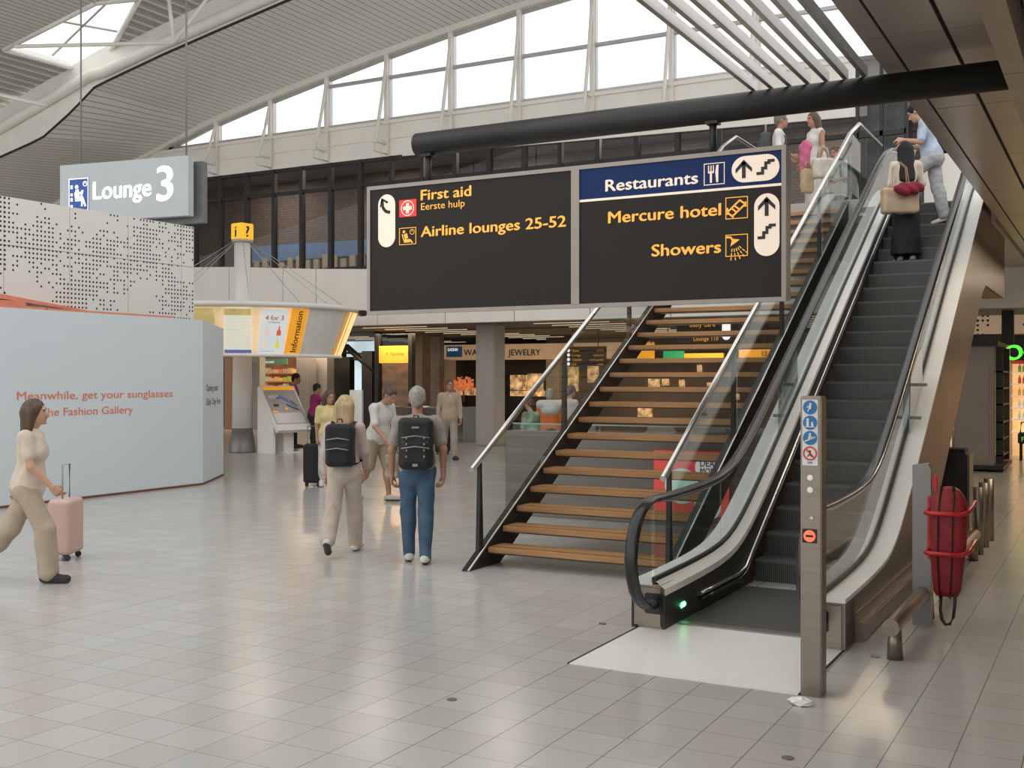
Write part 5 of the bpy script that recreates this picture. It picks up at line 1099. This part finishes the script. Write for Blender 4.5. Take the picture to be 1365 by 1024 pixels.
def person(label, loc, yaw, h=1.75, fem=False, legs=((18, 8), (-14, 20)), arms=((12, 8, 15), (-10, 8, 15)), lean=3, look=(0, 0), skin=None, top=None, sleeve=.45, top_len=0.0, bottom=None, b_len=1.0, wide=0.0, skirt=False, shoes=None, hair=None, style='short', vox=.011, fat=0.0, group=None, top_name='shirt', bot_name='trousers'):
    """legs: (hip pitch, knee bend) left, right; arms: (pitch, abduct, elbow) left, right; degrees. local +y = ahead"""
    skin = skin or SKIN; s = h/1.75
    P = {}
    for sd, nm, (hp, kn) in ((-1, 'L', legs[0]), (1, 'R', legs[1])):
        a, b = R(hp), R(hp-kn); hip = np.array([sd*.088, 0, 0.]); knee = hip+.43*np.array([sd*.0, math.sin(a), -math.cos(a)]); ank = knee+.42*np.array([-sd*.01, math.sin(b), -math.cos(b)])
        pit = R(min(0, (hp-kn))*.75) if hp-kn < -12 else R(max(0, hp-kn)*.6)
        fd = np.array([sd*.12, math.cos(pit), math.sin(pit)]); fd /= np.linalg.norm(fd); up_ = np.array([0, -math.sin(pit), math.cos(pit)])
        heel = ank-fd*.045-up_*.045; toe = ank+fd*.165-up_*.055
        P[nm] = (hip, knee, ank, heel, toe, fd, up_)
    low = min(min(P[n][3][2]-.032, P[n][4][2]-.025) for n in 'LR'); dz = np.array([0, 0, -low])
    for n in 'LR': P[n] = tuple(q+dz for q in P[n][:5])+P[n][5:]
    pel = dz+np.array([0, 0, .02]); RL = rotx(-R(lean))
    U = lambda x, y, z: pel+RL@np.array([x, y, z])
    sw = .165 if fem else .190; RH = RL@rotz(R(look[0]))@rotx(R(look[1]))
    neck, hc = U(0, -.005, .50), U(0, .02, .50)+RH@np.array([0, .012, .165])
    A = {}
    for sd, nm, (pt, ab, el) in ((-1, 'L', arms[0]), (1, 'R', arms[1])):
        sh = U(sd*sw, -.01, .435); p_, q_ = R(pt), R(ab)
        d1 = RL@np.array([sd*math.sin(q_), math.sin(p_)*math.cos(q_), -math.cos(p_)*math.cos(q_)]); elb = sh+.275*d1
        e_ = R(pt+el); d2 = RL@np.array([sd*math.sin(q_)*.35-sd*.25*math.sin(R(el)), math.sin(e_), -math.cos(e_)]); d2 /= np.linalg.norm(d2); wr = elb+.245*d2
        A[nm] = (sh, elb, wr, d2)
    pts = np.array([hc+.16, hc-.16]+[q for n in 'LR' for q in P[n][:5]]+[q+o for n in 'LR' for q in A[n][:3] for o in (.0,)]+[A[n][2]+A[n][3]*.2 for n in 'LR'])
    lo, hi = pts.min(0)-.20, pts.max(0)+.20; lo[2] = min(lo[2], -.03)
    S_ = lambda v=vox: SDF(lo*s, hi*s, v); sc = lambda q: np.asarray(q)*s
    w_ = 1+fat
    # ---- body, one surface
    B = S_()
    def torso(B, g=0.0, kk=.05):
        B.ell(sc(U(0, -.005, -.02)), (np.array([.155, .115*w_, .12])+g)*s, kk*s)
        B.ell(sc(U(0, .012*w_, .13)), (np.array([.128 if fem else   .152*w_, .103*w_, .15])+g)*s, kk*s)
        B.ell(sc(U(0, .005, .32)), (np.array([.145 if fem else .165, .108, .165])+g)*s, kk*s)
        B.cap(sc(U(-sw*.82, -.012, .43)), sc(U(sw*.82, -.012, .43)), (.055+g)*s, None, kk*s)
        if fem: [B.ell(sc(U(x, .075, .30)), (np.array([.062, .05, .062])+g)*s, .045*s) for x in (-.065, .065)]
    torso(B)
    B.cap(sc(neck), sc(hc-np.array([0, 0, .06])), .052*s, .050*s, .03*s)
    hd = lambda x, y, z: sc(hc+RH@np.array([x, y, z]))
    B.ell(hd(0, -.01, .025), np.array([.075, .096, .098])*s, .02*s, RH); B.ell(hd(0, .022, -.05), np.array([.056, .066, .068])*s, .03*s, RH)
    B.cap(hd(0, .09, .0), hd(0, .108, -.035), .010*s, .017*s, .012*s); B.ell(hd(0, .075, -.098), np.array([.024, .02, .018])*s, .02*s)
    for x in (-1, 1): B.ell(hd(x*.077, -.005, -.012), np.array([.012, .022, .034])*s, .006*s, RH); B.ell(hd(x*.034, .098, .012), np.array([.016, .012, .010])*s, .01*s, RH, cut=True)
    B.cap(hd(-.04, .086, .028), hd(.04, .086, .028), .010*s, None, .012*s); B.cap(hd(-.018, .089, -.062), hd(.018, .089, -.062), .009*s, None, .008*s)
    for n in 'LR':
        hip, knee, ank, heel, toe = P[n][:5]
        B.cap(sc(hip+[0, 0, -.02]), sc(knee), .082*w_*s, .054*s, .04*s); B.cap(sc(knee), sc(ank), .054*s, .036*s, .02*s); B.ell(sc(knee+(ank-knee)*.28-P[n][5]*.012), np.array([.052, .055, .11])*s, .03*s)
        B.cap(sc(ank), sc(heel+P[n][6]*.01), .036*s, .03*s, .02*s); B.cap(sc(heel+P[n][6]*.012), sc(toe), .028*s, .022*s, .02*s)
        sh, elb, wr, d2 = A[n]; B.cap(sc(sh), sc(elb), (.052 if not fem else .043)*s, .038*s, .04*s); B.cap(sc(elb), sc(wr), .040*s, .026*s, .02*s)
    # ---- hands, a finer grid meeting the wrist
    hands = []
    for sd, n in ((-1, 'L'), (1, 'R')):
        sh, elb, wr, d2 = A[n]; fv = d2; side = np.array([0, 1, 0])-fv*fv[1]; side /= np.linalg.norm(side); pal = np.cross(fv, side)*-sd; pal = pal/np.linalg.norm(pal)
        if pal[0]*sd > 0: pal = -pal
        c = wr+fv*.09; hv = max(.0045, vox*.5); G = SDF((c-.14)*s, (c+.14)*s, hv)
        G.cap(sc(wr-fv*.03), sc(wr+fv*.02), .026*s, .026*s, .02*s)
        for i in range(4):
            o = (1.5-i)*.021; kn_ = wr+fv*(.088-.004*abs(i-1))+side*o; G.cap(sc(wr+fv*.02+side*o*.6), sc(kn_), .017*s, .013*s, .014*s)
            ln = (.036, .042, .039, .030)[i]; cu = R(28+i*7); f1 = fv*math.cos(cu)+pal*math.sin(cu); m1 = kn_+f1*ln; f2 = fv*math.cos(cu*2.1)+pal*math.sin(cu*2.1); m2 = m1+f2*ln*.75
            f3 = fv*math.cos(cu*2.8)+pal*math.sin(cu*2.8); G.cap(sc(kn_), sc(m1), .0100*s, .0092*s, .003*s); G.cap(sc(m1), sc(m2), .0092*s, .0085*s, .003*s); G.cap(sc(m2), sc(m2+f3*ln*.45), .0085*s, .0075*s, .003*s)
        tb_ = wr+fv*.025+side*.024; t1 = tb_+(fv*.65+side*.55+pal*.45)*.045; t2 = t1+(fv*.85+side*.15+pal*.45)*.032; G.cap(sc(tb_), sc(t1), .016*s, .0115*s, .012*s); G.cap(sc(t1), sc(t2), .011*s, .009*s, .004*s); hands.append(G)
    root = thing('person', label, 'person', loc, yaw, group)
    e1_, e2_ = hd(.034, .088, .012), hd(-.034, .088, .012); m1_ = hd(0, .096, -.062)
    def mi(c):
        r = np.zeros(len(c)); r[(np.linalg.norm(c-e1_, axis=1) < .0125*s) | (np.linalg.norm(c-e2_, axis=1) < .0125*s)] = 1
        dm = (c-m1_)/(np.array([.026, .03, .010])*s); r[np.linalg.norm(dm, axis=1) < 1] = 2; return r
    sdf_mesh('body', [B]+hands, [skin, EYE, LIP], root, None, mi)
    # ---- clothing
    g = .018
    if top is not None:
        T = S_(); torso(T, g); L0 = top_len
        T.ell(sc(U(0, 0, .03-L0*.3)), (np.array([.158*w_, .12*w_, .14+L0*.3])+g)*s, .05*s)
        for n in 'LR':
            sh, elb, wr, d2 = A[n]
            if sleeve <= 0: continue
            t = min(1, sleeve/.5); T.cap(sc(sh), sc(sh+(elb-sh)*t), .062*s, (.058 if sleeve < .5 else .052)*s, .04*s)
            if sleeve > .5: T.cap(sc(elb), sc(elb+(wr-elb)*(sleeve-.5)*1.9), .052*s, .042*s, .02*s)
        T.cap(sc(U(0, -.005, .46)), sc(U(0, 0, .485)), .066*s, .060*s, .03*s)
        T.cutz((U(0, 0, -.11-L0)[2])*s, above=False); T.noise(.0035, (30, 30, 22), int(h*100)); sdf_mesh(top_name, [T], top, root)
    if bottom is not None:
        T = S_(); T.ell(sc(U(0, -.012, -.03)), (np.array([.160, .126*w_, .13])+g*.8)*s, .04*s); T.ell(sc(U(0, -.05, -.06)), (np.array([.13, .085, .10]))*s, .04*s)
        if skirt:
            mid = (P['L'][2]+P['R'][2])/2
            T.cap(sc(pel+[0, 0, -.05]), sc([mid[0], mid[1]*.8, .12]), .165*s, .21*s, .08*s); T.cutz(.10*s, above=False)
            for q in ():
                c = np.array([0, 0, 0.])+pel*(1-q)+np.array([mid[0], mid[1]*.8, mid[2]*.7+.03])*q; T.ell(sc(c), np.array([.165+.06*q, .13+.07*q, .12])*s, .06*s)
        for n in 'LR':
            hip, knee, ank = P[n][:3]; T.cap(sc(hip+[0, 0, -.02]), sc(knee), (.097+wide*.1)*w_*s, (.076+wide*.5)*s, .03*s); T.ell(sc(knee+(ank-knee)*.28-P[n][5]*.012), (np.array([.068, .071, .13])+wide*.5)*s, .03*s)
            if b_len > .5: T.cap(sc(knee), sc(knee+(ank-knee)*min((b_len-.5)*2, 1-wide*2)), (.076+wide*.5)*s, (.058+wide)*s, .02*s)
            elif b_len < .5: pass
        if b_len < .5:
            T = S_(); T.ell(sc(U(0, -.012, -.03)), (np.array([.160, .126*w_, .13])+g*.8)*s, .04*s)
            for n in 'LR': hip, knee, ank = P[n][:3]; T.cap(sc(hip+[0, 0, -.02]), sc(hip+(knee-hip)*b_len*2.1), (.098)*s, (.085)*s, .03*s)
        T.cutz(U(0, 0, .09)[2]*s); T.noise(.004, (26, 26, 16), int(h*77)); sdf_mesh(bot_name, [T], bottom, root)
    if shoes is not None:
        for n in 'LR':
            hip, knee, ank, heel, toe, fd, up_ = P[n]; c = (heel+toe)/2; G = SDF((c-.24)*s, (c+.24)*s, min(vox, .009))
            G.cap(sc(heel+up_*.014), sc(toe+up_*.008), .043*s, .040*s, .02*s); G.cap(sc(ank-up_*.02), sc(heel+fd*.03+up_*.02), .044*s, .045*s, .02*s); G.cap(sc(heel+fd*.06+up_*.03), sc(heel+fd*.13+up_*.012), .038*s, .036*s, .02*s)
            so = sc(heel)-up_*.013*s
            sdf_mesh('shoe', [G], [shoes, SOLE], root, None, lambda c_: ((c_-so)@up_ < .004).astype(int))
    if hair is not None:
        T = S_(max(.009, vox*.85)); T.ell(hd(0, -.018, .036), np.array([.084, .104, .100])*s, .01*s, RH)
        face = SDF  # carve the face away
        T.ell(hd(0, .088, -.030), np.array([.070, .080, .100])*s, 0, RH, cut=True)
        if style in ('long', 'shoulder'):
            L_h = .46 if style == 'long' else .19; bk = .045 if style == 'long' else .0
            for x in (-.06, -.03, 0, .03, .06):
                T.cap(hd(x, -.045-.025*(abs(x) < .04), -.01), hd(x*1.3, -.085-bk, -L_h+.03*abs(x)*10), .048*s, .030*s, .05*s)
            for x in (-1, 1): T.cap(hd(x*.058, -.03, .02), hd(x*.088, -.045-bk*.5, -L_h*.75), .036*s, .024*s, .05*s)
        else:
            T.cutz(hd(0, -.08, -.075)[2], above=False)
            T.ell(hd(0, -.075, -.02), np.array([.062, .04, .065])*s, .02*s, RH)
        T.noise(.0022, (30, 30, 5) if style != 'short' else (42, 42, 42), 3); sdf_mesh('hair', [T], hair, root)
    root['_'] = 0; del root['_']
    wl = lambda q: Vector(loc)+Matrix.Rotation(yaw, 3, 'Z')@Vector((np.asarray(q)*s).tolist())
    return dict(root=root, U=lambda x, y, z: wl(U(x, y, z)), L=wl(A['L'][2]+A['L'][3]*.07), R=wl(A['R'][2]+A['R'][3]*.07), yaw=yaw, s=s, shL=wl(A['L'][0]), shR=wl(A['R'][0]), lean=lean)
def backpack(pn, label, mat, size=(.15, .11, .24), yo=-.20, zo=.24):
    """rides on a person's back; straps over both shoulders"""
    loc = pn['U'](0, yo, zo-.24); b = thing('backpack', label, 'backpack', tuple(loc), pn['yaw']); s = pn['s']; RX = rotx(-R(pn['lean']))
    G = SDF((-.3, -.25, -.1), (.3, .25, .65), .010); G.rbox((0, 0, .24), (size[0], size[1], size[2]), .06, 0, RX); G.rbox((0, -size[1]*.9, .15), (size[0]*.78, .05, size[2]*.48), .04, .02, RX); G.noise(.004, (25, 25, 25), 4); sdf_mesh('pack', [G], mat, b)
    for x in (-1, 1):
        bm = nb(); tube(bm, [(x*.09, .08, .42), (x*.115, .17, .475), (x*.125, .25, .455), (x*.13, .315, .36), (x*.14, .32, .22), (x*.16, .24, .06), (x*.13, .09, .04)], .02, 8, prof=(.024, .008)); part('strap', bm, mat, b, local=True)
    bm = nb(); tube(bm, [(-.03, -.02, .475), (-.02, -.02, .51), (.02, -.02, .51), (.03, -.02, .475)], .008, 6); part('loop', bm, mat, b, local=True)
    for i, z in enumerate((.30, .20)):
        bm = nb(); tube(bm, [(-size[0]*.8, -size[1]*(1.0+.4*i)-.02, z), (0, -size[1]*(1.05+.42*i)-.03, z+.02), (size[0]*.8, -size[1]*(1.0+.4*i)-.02, z)], .006, 6); part('zip', bm, GREYP, b, local=True)
    return b
def suitcase(label, loc, yaw, mat, hh=.62, w_=.40, d_=.24, ext=.42):
    b = thing('suitcase', label, 'suitcase', loc, yaw); G = SDF((-.3, -.25, -.02), (.3, .25, hh+.15), .012); G.rbox((0, 0, .06+hh/2), (w_/2, d_/2, hh/2), .05, 0); sdf_mesh('shell', [G], mat, b)
    for x in (-1, 1):
        for y in (-1, 1): bm = nb(); cyl(bm, (x*(w_/2-.05)-.012, y*(d_/2-.05), .03), (x*(w_/2-.05)+.012, y*(d_/2-.05), .03), .03, seg=12); part('wheel', bm, RUBBER, b, local=True)
    bm = nb(); tube(bm, [(-.09, 0, .06+hh-.02), (-.09, 0, .06+hh+ext), (.09, 0, .06+hh+ext), (.09, 0, .06+hh-.02)], .009, 8); part('pull_handle', bm, GREYP, b, local=True); return b
def tote(label, loc, yaw, mat, hh=.32, w_=.46, d_=.16, drop=.22, name='tote_bag'):
    b = thing(name, label, 'bag', loc, yaw); G = SDF((-.35, -.2, -.05), (.35, .2, hh+.1), .012); G.rbox((0, 0, hh/2), (w_/2, d_/2, hh/2), .04, 0); G.noise(.006, (18, 18, 18), 2); sdf_mesh('bag_body', [G], mat, b)
    for y in (-1, 1): bm = nb(); tube(bm, [(-w_*.25, y*d_*.3, hh-.02), (-w_*.18, y*d_*.15, hh+drop*.8), (0, y*.02, hh+drop), (w_*.18, y*d_*.15, hh+drop*.8), (w_*.25, y*d_*.3, hh-.02)], .010, 8, prof=(.014, .006)); part('handle', bm, mat, b, local=True)
    return b
AWAY, RIGHTW, LEFTW, TOWARD = TH, TH-PI/2, TH+PI/2, TH+PI
NAVYB = cloth('black_canvas', (.014, .014, .016)); 
# --- near people
g = gz(75, 776); P1 = person('woman in beige top and wide beige trousers walking in front of the hoarding', (g.x-.25*RV.x, g.y-.25*RV.y, 0), RIGHTW+R(6), 1.70, True, ((-26, 16), (24, 20)), ((-22, 8, 12), (18, 8, 30)), 4, (8, 6), top=cloth('beige_knit', (.64, .55, .45)), sleeve=.30, top_len=.10, bottom=cloth('beige_trousers', (.44, .36, .275)), wide=.035, shoes=SHOEB, hair=HB, style='shoulder', vox=.010)
q = gz(88, 745); suitcase('pale pink suitcase beside the woman in beige', (q.x, q.y, 0), RIGHTW, cloth('pale_pink', (.58, .40, .35), .04, .4), .56, .38, .24, .34)
g = gz(459, 738); P2 = person('blonde woman in pale blouse and cream trousers walking away with a backpack', (g.x, g.y, 0), AWAY-R(4), 1.69, True, ((-20, 22), (16, 6)), ((-5, 8, 10), (8, 10, 35)), 3, (-14, 0), top=cloth('blush_blouse', (.52, .42, .37)), sleeve=.95, top_len=.03, bottom=cloth('cream_trousers', (.50, .43, .36)), wide=.022, shoes=SHOEW, hair=HBL, style='shoulder', vox=.010)
backpack(P2, 'plain black backpack worn by the blonde woman', NAVYB, (.15, .10, .22))
g = gz(556, 750); P3 = person('grey haired man in grey T-shirt and blue jeans walking away', (g.x, g.y, 0), AWAY+R(2), 1.77, False, ((8, 4), (-4, 8)), ((-4, 12, 14), (-8, 14, 18)), 2, (0, 0), skin=SKIN2, top=cloth('grey_tshirt', (.32, .29, .255)), sleeve=.36, bottom=cloth('blue_jeans', (.055, .105, .17), .3), shoes=SHOEW, hair=HG, vox=.009)
bp = backpack(P3, 'black backpack with pockets worn by the grey haired man', M('black_ripstop', (.012, .012, .013), .6, 0, .3, 12, .3, 50), (.17, .12, .25))
bm = nb(); obox(bm, (0, -.135, .40), (.07, .008, .018)); obox(bm, (0, -.20, .04), (.05, .008, .025)); part('badge', bm, GREYP, bp, local=True)
for i in range(4):
    for x in (-.085, .085): bm = nb(); obox(bm, (x, -.165, .12+i*.06), (.014, .008, .02)); part('loop_tab', bm, GREYP, bp, local=True)
g = gz(503, 668); P4 = person('man in white T-shirt and khaki shorts leaning over behind the blonde woman', (g.x, g.y, 0), RIGHTW-R(35), 1.80, False, ((14, 8), (-10, 30)), ((24, 8, 40), (28, 8, 30)), 14, (0, -22), skin=SKIN2, top=cloth('white_tshirt', (.60, .58, .55)), sleeve=.40, bottom=cloth('khaki_shorts', (.30, .245, .18)), b_len=.45, shoes=cloth('striped_trainer', (.45, .42, .36)), hair=HB, vox=.011, fat=.10)
q = P4['R']; tote('camouflage travel bag carried by the man in khaki shorts', (q.x+.1, q.y, q.z-.50), RIGHTW, cloth('camouflage', (.30, .25, .19), .5), .34, .44, .2, .14, 'travel_bag')
g = gz(520, 668); suitcase('small pink wheeled case on the floor behind the man in jeans', (g.x+.15, g.y+.3, 0), RIGHTW, cloth('bright_pink', (.50, .10, .20)), .42, .3, .2, .3)
g = gz(438, 650); P5 = person('woman in yellow top and white trousers behind the blonde woman', (g.x, g.y, 0), TOWARD+R(20), 1.66, True, ((10, 6), (-10, 16)), ((12, 8, 40), (-5, 8, 12)), 4, (10, -8), skin=SKIN2, top=cloth('pale_yellow', (.62, .53, .24)), sleeve=.4, bottom=cloth('white_trousers', (.60, .58, .56)), shoes=SHOEW, hair=HB, style='shoulder', vox=.012)
q = gz(417, 648); suitcase('tall black suitcase beside the woman in yellow', (q.x, q.y, 0), AWAY, NAVYB, .66, .30, .26, .3)
# --- far walkers
g = gz(599, 613); P6 = person('man in beige jacket and beige trousers walking far off before the jewelry shop', (g.x, g.y, 0), TOWARD+R(15), 1.84, False, ((12, 4), (-14, 18)), ((6, 8, 14), (-8, 8, 14)), 2, (0, 0), skin=SKIN2, top=cloth('beige_jacket', (.42, .33, .235)), sleeve=.95, top_len=.05, bottom=cloth('stone_trousers', (.33, .28, .235)), shoes=SHOEB, hair=HB, vox=.013)
F6 = P6['root']; G = SDF((-.3, -.1, .9), (.3, .4, 1.7), .012); G.cap((0, .085, 1.08), (0, .088, 1.42), .055, .05, .02); sdf_mesh('shirt_front', [G], cloth('pale_check_shirt', (.55, .45, .40), .3), F6, 'paler shirt front under the open jacket')
q = gz(590, 606); suitcase('black case standing behind the man in the beige jacket', (q.x, q.y, 0), AWAY, NAVYB, .55, .36, .24, .2)
MAG = cloth('magenta_shirt', (.28, .02, .13))
g = ad(418, 604, 27.6); P7 = person('dark haired person in magenta shirt pointing beside the map stand', (g.x, g.y, 0), RIGHTW+R(25), 1.72, False, ((3, 2), (-3, 2)), ((8, 8, 10), (72, 10, 6)), 6, (0, 0), skin=SKIN2, top=MAG, sleeve=.45, bottom=NAVYB, shoes=SHOEB, hair=HK, vox=.014)
g = ad(390, 604, 29.2); P8 = person('person in magenta shirt standing behind the map stand', (g.x, g.y, 0), RIGHTW, 1.98, False, ((3, 2), (-3, 2)), ((8, 8, 10), (8, 8, 10)), 3, (0, -8), skin=SKIN2, top=cloth('magenta_shirt_plain', (.24, .03, .12)), sleeve=.45, bottom=NAVYB, shoes=SHOEB, hair=HK, vox=.014)
# --- behind the parapet
def behind(x, ytop, dep, h): q = ad(x, 504, dep); return (q.x, q.y, 0)
def dep_for(ytop, h): return (CAMH-h)*FPX/(ytop-HY)
d_ = dep_for(517, 1.68); P9 = person('grey haired person in orange and white jacket behind the parapet', behind(733, 0, d_+2, 1.68), AWAY, 1.66, False, ((0, 0), (0, 0)), ((10, 8, 20), (10, 8, 20)), 5, (0, 0), top=cloth('orange_jacket', (.75, .16, .03)), sleeve=.95, top_len=.05, bottom=NAVYB, hair=HG, vox=.014)
root = P9['root']; G = SDF((-.32, -.3, 1.0), (.32, .3, 1.6), .014); u = rotx(-R(5))
G.cap((-.17, -.02, 1.36), (.17, -.02, 1.36), .083, None, .03); G.ell((0, .0, 1.26), (.175, .14, .12), .05); sdf_mesh('yoke', [G], cloth('white_yoke', (.66, .64, .62)), root, 'white shoulder yoke')
P10 = person('grey haired man in white shirt with red collar behind the parapet', behind(757, 0, d_+3.2, 1.7), AWAY-R(50), 1.72, False, ((0, 0), (0, 0)), ((10, 8, 20), (10, 8, 20)), 4, (0, -5), top=cloth('white_shirt', (.62, .58, .56)), sleeve=.45, bottom=NAVYB, hair=M('salt_hair', (.14, .12, .11), .6, 0, .3, 25), vox=.014)
P11 = person('child in green and blue patterned top behind the parapet', behind(709, 0, d_+1.4, 1.5), AWAY+R(40), 1.50, True, ((0, 0), (0, 0)), ((10, 8, 20), (10, 8, 20)), 4, (0, -5), top=cloth('patterned_green', (.24, .34, .26), .6), sleeve=.45, bottom=NAVYB, hair=HB, vox=.014)
# --- people on the escalator
def step_at(px, py):
    q = on_slope(px, py); k = min(STEPS, key=lambda s_: abs(s_[0]+.17-q.y)); return q, k
q, k = step_at(1186, 340); P12 = person('black haired woman in cream top and long black skirt standing on the escalator', (-2.50, k[0]+.2, k[1]), AWAY-R(8), 1.64, True, ((3, 2), (-2, 2)), ((-2, 10, 10), (18, 16, 62)), 2, (0, 0), skin=SKIND, top=cloth('cream_top', (.62, .53, .46)), sleeve=.95, top_len=-.02, bottom=cloth('black_skirt', (.012, .012, .014)), skirt=True, wide=.02, shoes=SHOEW, hair=HK, style='long', vox=.011, bot_name='skirt')
d12 = (P12['U'](0, 0, 0)).dot(FV); q = ad(1199, 285, d12-.22); tote('tan tote bag on the shoulder of the black haired woman', tuple(q), TH, cloth('tan_canvas', (.50, .37, .25)), .34, .48, .16, .34)
bm = nb(); G = SDF((-.25, -.2, -.15), (.25, .2, .15), .012); G.ell((-.06, 0, 0), (.15, .09, .075), .05); G.ell((.09, .02, .01), (.12, .08, .07), .05); G.noise(.014, (22, 22, 22), 9); bm.free()
rd = sdf_mesh('folded_jacket', [G], cloth('dark_red_fabric', (.20, .010, .025), .3)); rd.location = ad(1212, 252, d12-.36); rd.rotation_euler = (0, 0, TH); tag(rd, 'dark red folded jacket held against the tan tote bag', 'jacket')
q, k = step_at(1240, 290); P13 = person('young man in pale blue T-shirt and grey trousers stepping up the escalator', (-2.30, k[0]+.12, k[1]), AWAY+R(62), 1.78, False, ((46, 52), (-8, 6)), ((20, 10, 95), (25, 10, 85)), 12, (4, -20), top=cloth('pale_blue_tshirt', (.40, .47, .58), .25), sleeve=.42, top_len=.06, bottom=cloth('light_grey_trousers', (.42, .42, .43)), wide=.02, shoes=SHOEW, hair=HK, vox=.011)
q = P13['U'](.14, -.18, .02); b = thing('shoulder_bag', 'black shoulder bag at the hip of the man in pale blue', 'bag', tuple(q), P13['yaw']); G = SDF((-.2, -.15, -.05), (.2, .15, .3), .012); G.rbox((0, 0, .11), (.07, .13, .12), .03, 0); sdf_mesh('pouch', [G], NAVYB, b)
bm = nb(); tube(bm, [(0, .05, .2), (-.06, .12, .36), (-.18, .12, .46)], .01, 6); part('strap', bm, M('teal_strap', (.02, .22, .32), .5), b, local=True)
# --- people on the upper landing
def upper(x, ytop, h): dd_ = (UZ+h-CAMH)*FPX/(HY-ytop); q = ad(x, 504, dd_); return (q.x, q.y, UZ)
P14 = person('man in white printed T-shirt with a backpack on the upper landing', upper(1037, 150, 1.76), RIGHTW-R(12), 1.76, False, ((4, 2), (-4, 2)), ((4, 8, 60), (2, 8, 62)), 2, (5, 0), skin=SKIN2, top=cloth('white_printed_tshirt', (.68, .66, .65)), sleeve=.40, bottom=NAVYB, shoes=SHOEB, hair=M('short_grey', (.16, .14, .13), .6, 0, .3, 25), vox=.012)
bm = nb(); u_ = P14['U']; F14 = P14['root']
for i, (cc, z0) in enumerate((((.75, .10, .04), .23), ((.85, .32, .12), .19), ((.7, .05, .03), .26))):
    G = SDF((-.2, 0, 0), (.2, .3, 1.7), .012); zc = .93*1.0+z0; G.ell((0, .10, zc), (.11, .042, .022), 0); sdf_mesh('print', [G], cloth('print_colour', cc), F14, 'orange and red shirt print')
bm.free()
backpack(P14, 'grey backpack worn by the man in the printed T-shirt', cloth('dark_grey_canvas', (.07, .07, .075)), (.14, .10, .23))
P15 = person('long haired woman in a white dress carrying bags on the upper landing', upper(1088, 150, 1.72), LEFTW+R(20), 1.72, True, ((10, 6), (-8, 10)), ((6, 10, 20), (10, 12, 20)), 3, (0, 0), skin=SKIN2, top=cloth('white_dress', (.64, .60, .57)), sleeve=0.0, bottom=cloth('white_dress_skirt', (.62, .58, .55)), skirt=True, wide=.02, shoes=SHOEW, hair=HB, style='long', vox=.012, bot_name='skirt', top_name='bodice')
q = ad(1097, 222, 17.2); tote('white woven basket bag with coloured band held by the woman in the white dress', (q.x, q.y, ad(1097, 238, 17.2).z), TH, cloth('woven_white', (.60, .55, .48), .25), .30, .34, .22, .2, 'basket_bag')
q = ad(1076, 232, 17.2); tote('brown paper bag hanging at the side of the woman in the white dress', (q.x, q.y, ad(1076, 258, 17.2).z), TH+.3, cloth('brown_paper', (.46, .33, .21)), .38, .20, .12, .1, 'paper_bag')
q = ad(1074, 205, 17.4); G = SDF((-.25, -.2, -.45), (.25, .2, .25), .013); G.ell((0, 0, .08), (.10, .08, .13), .04); G.ell((-.01, 0, -.14), (.085, .07, .2), .05); G.noise(.012, (20, 20, 14), 6)
rd = sdf_mesh('pink_scarf', [G], cloth('bright_pink_fabric', (.55, .13, .24), .2)); rd.location = q; tag(rd, 'bright pink fabric bundle in the arms of the woman in the white dress', 'scarf')
P16 = person('bearded man in white shirt with a backpack further back on the landing', upper(1117, 195, 1.70), LEFTW+R(40), 1.70, False, ((4, 2), (-4, 2)), ((14, 8, 60), (14, 8, 60)), 4, (0, -5), skin=SKIN2, top=cloth('white_linen_shirt', (.58, .57, .55)), sleeve=.45, top_len=.05, bottom=cloth('pale_trousers', (.55, .54, .52)), shoes=SHOEB, hair=HB, vox=.012)
backpack(P16, 'dark backpack worn by the bearded man on the landing', cloth('dark_blue_canvas', (.06, .07, .085)), (.14, .10, .22))
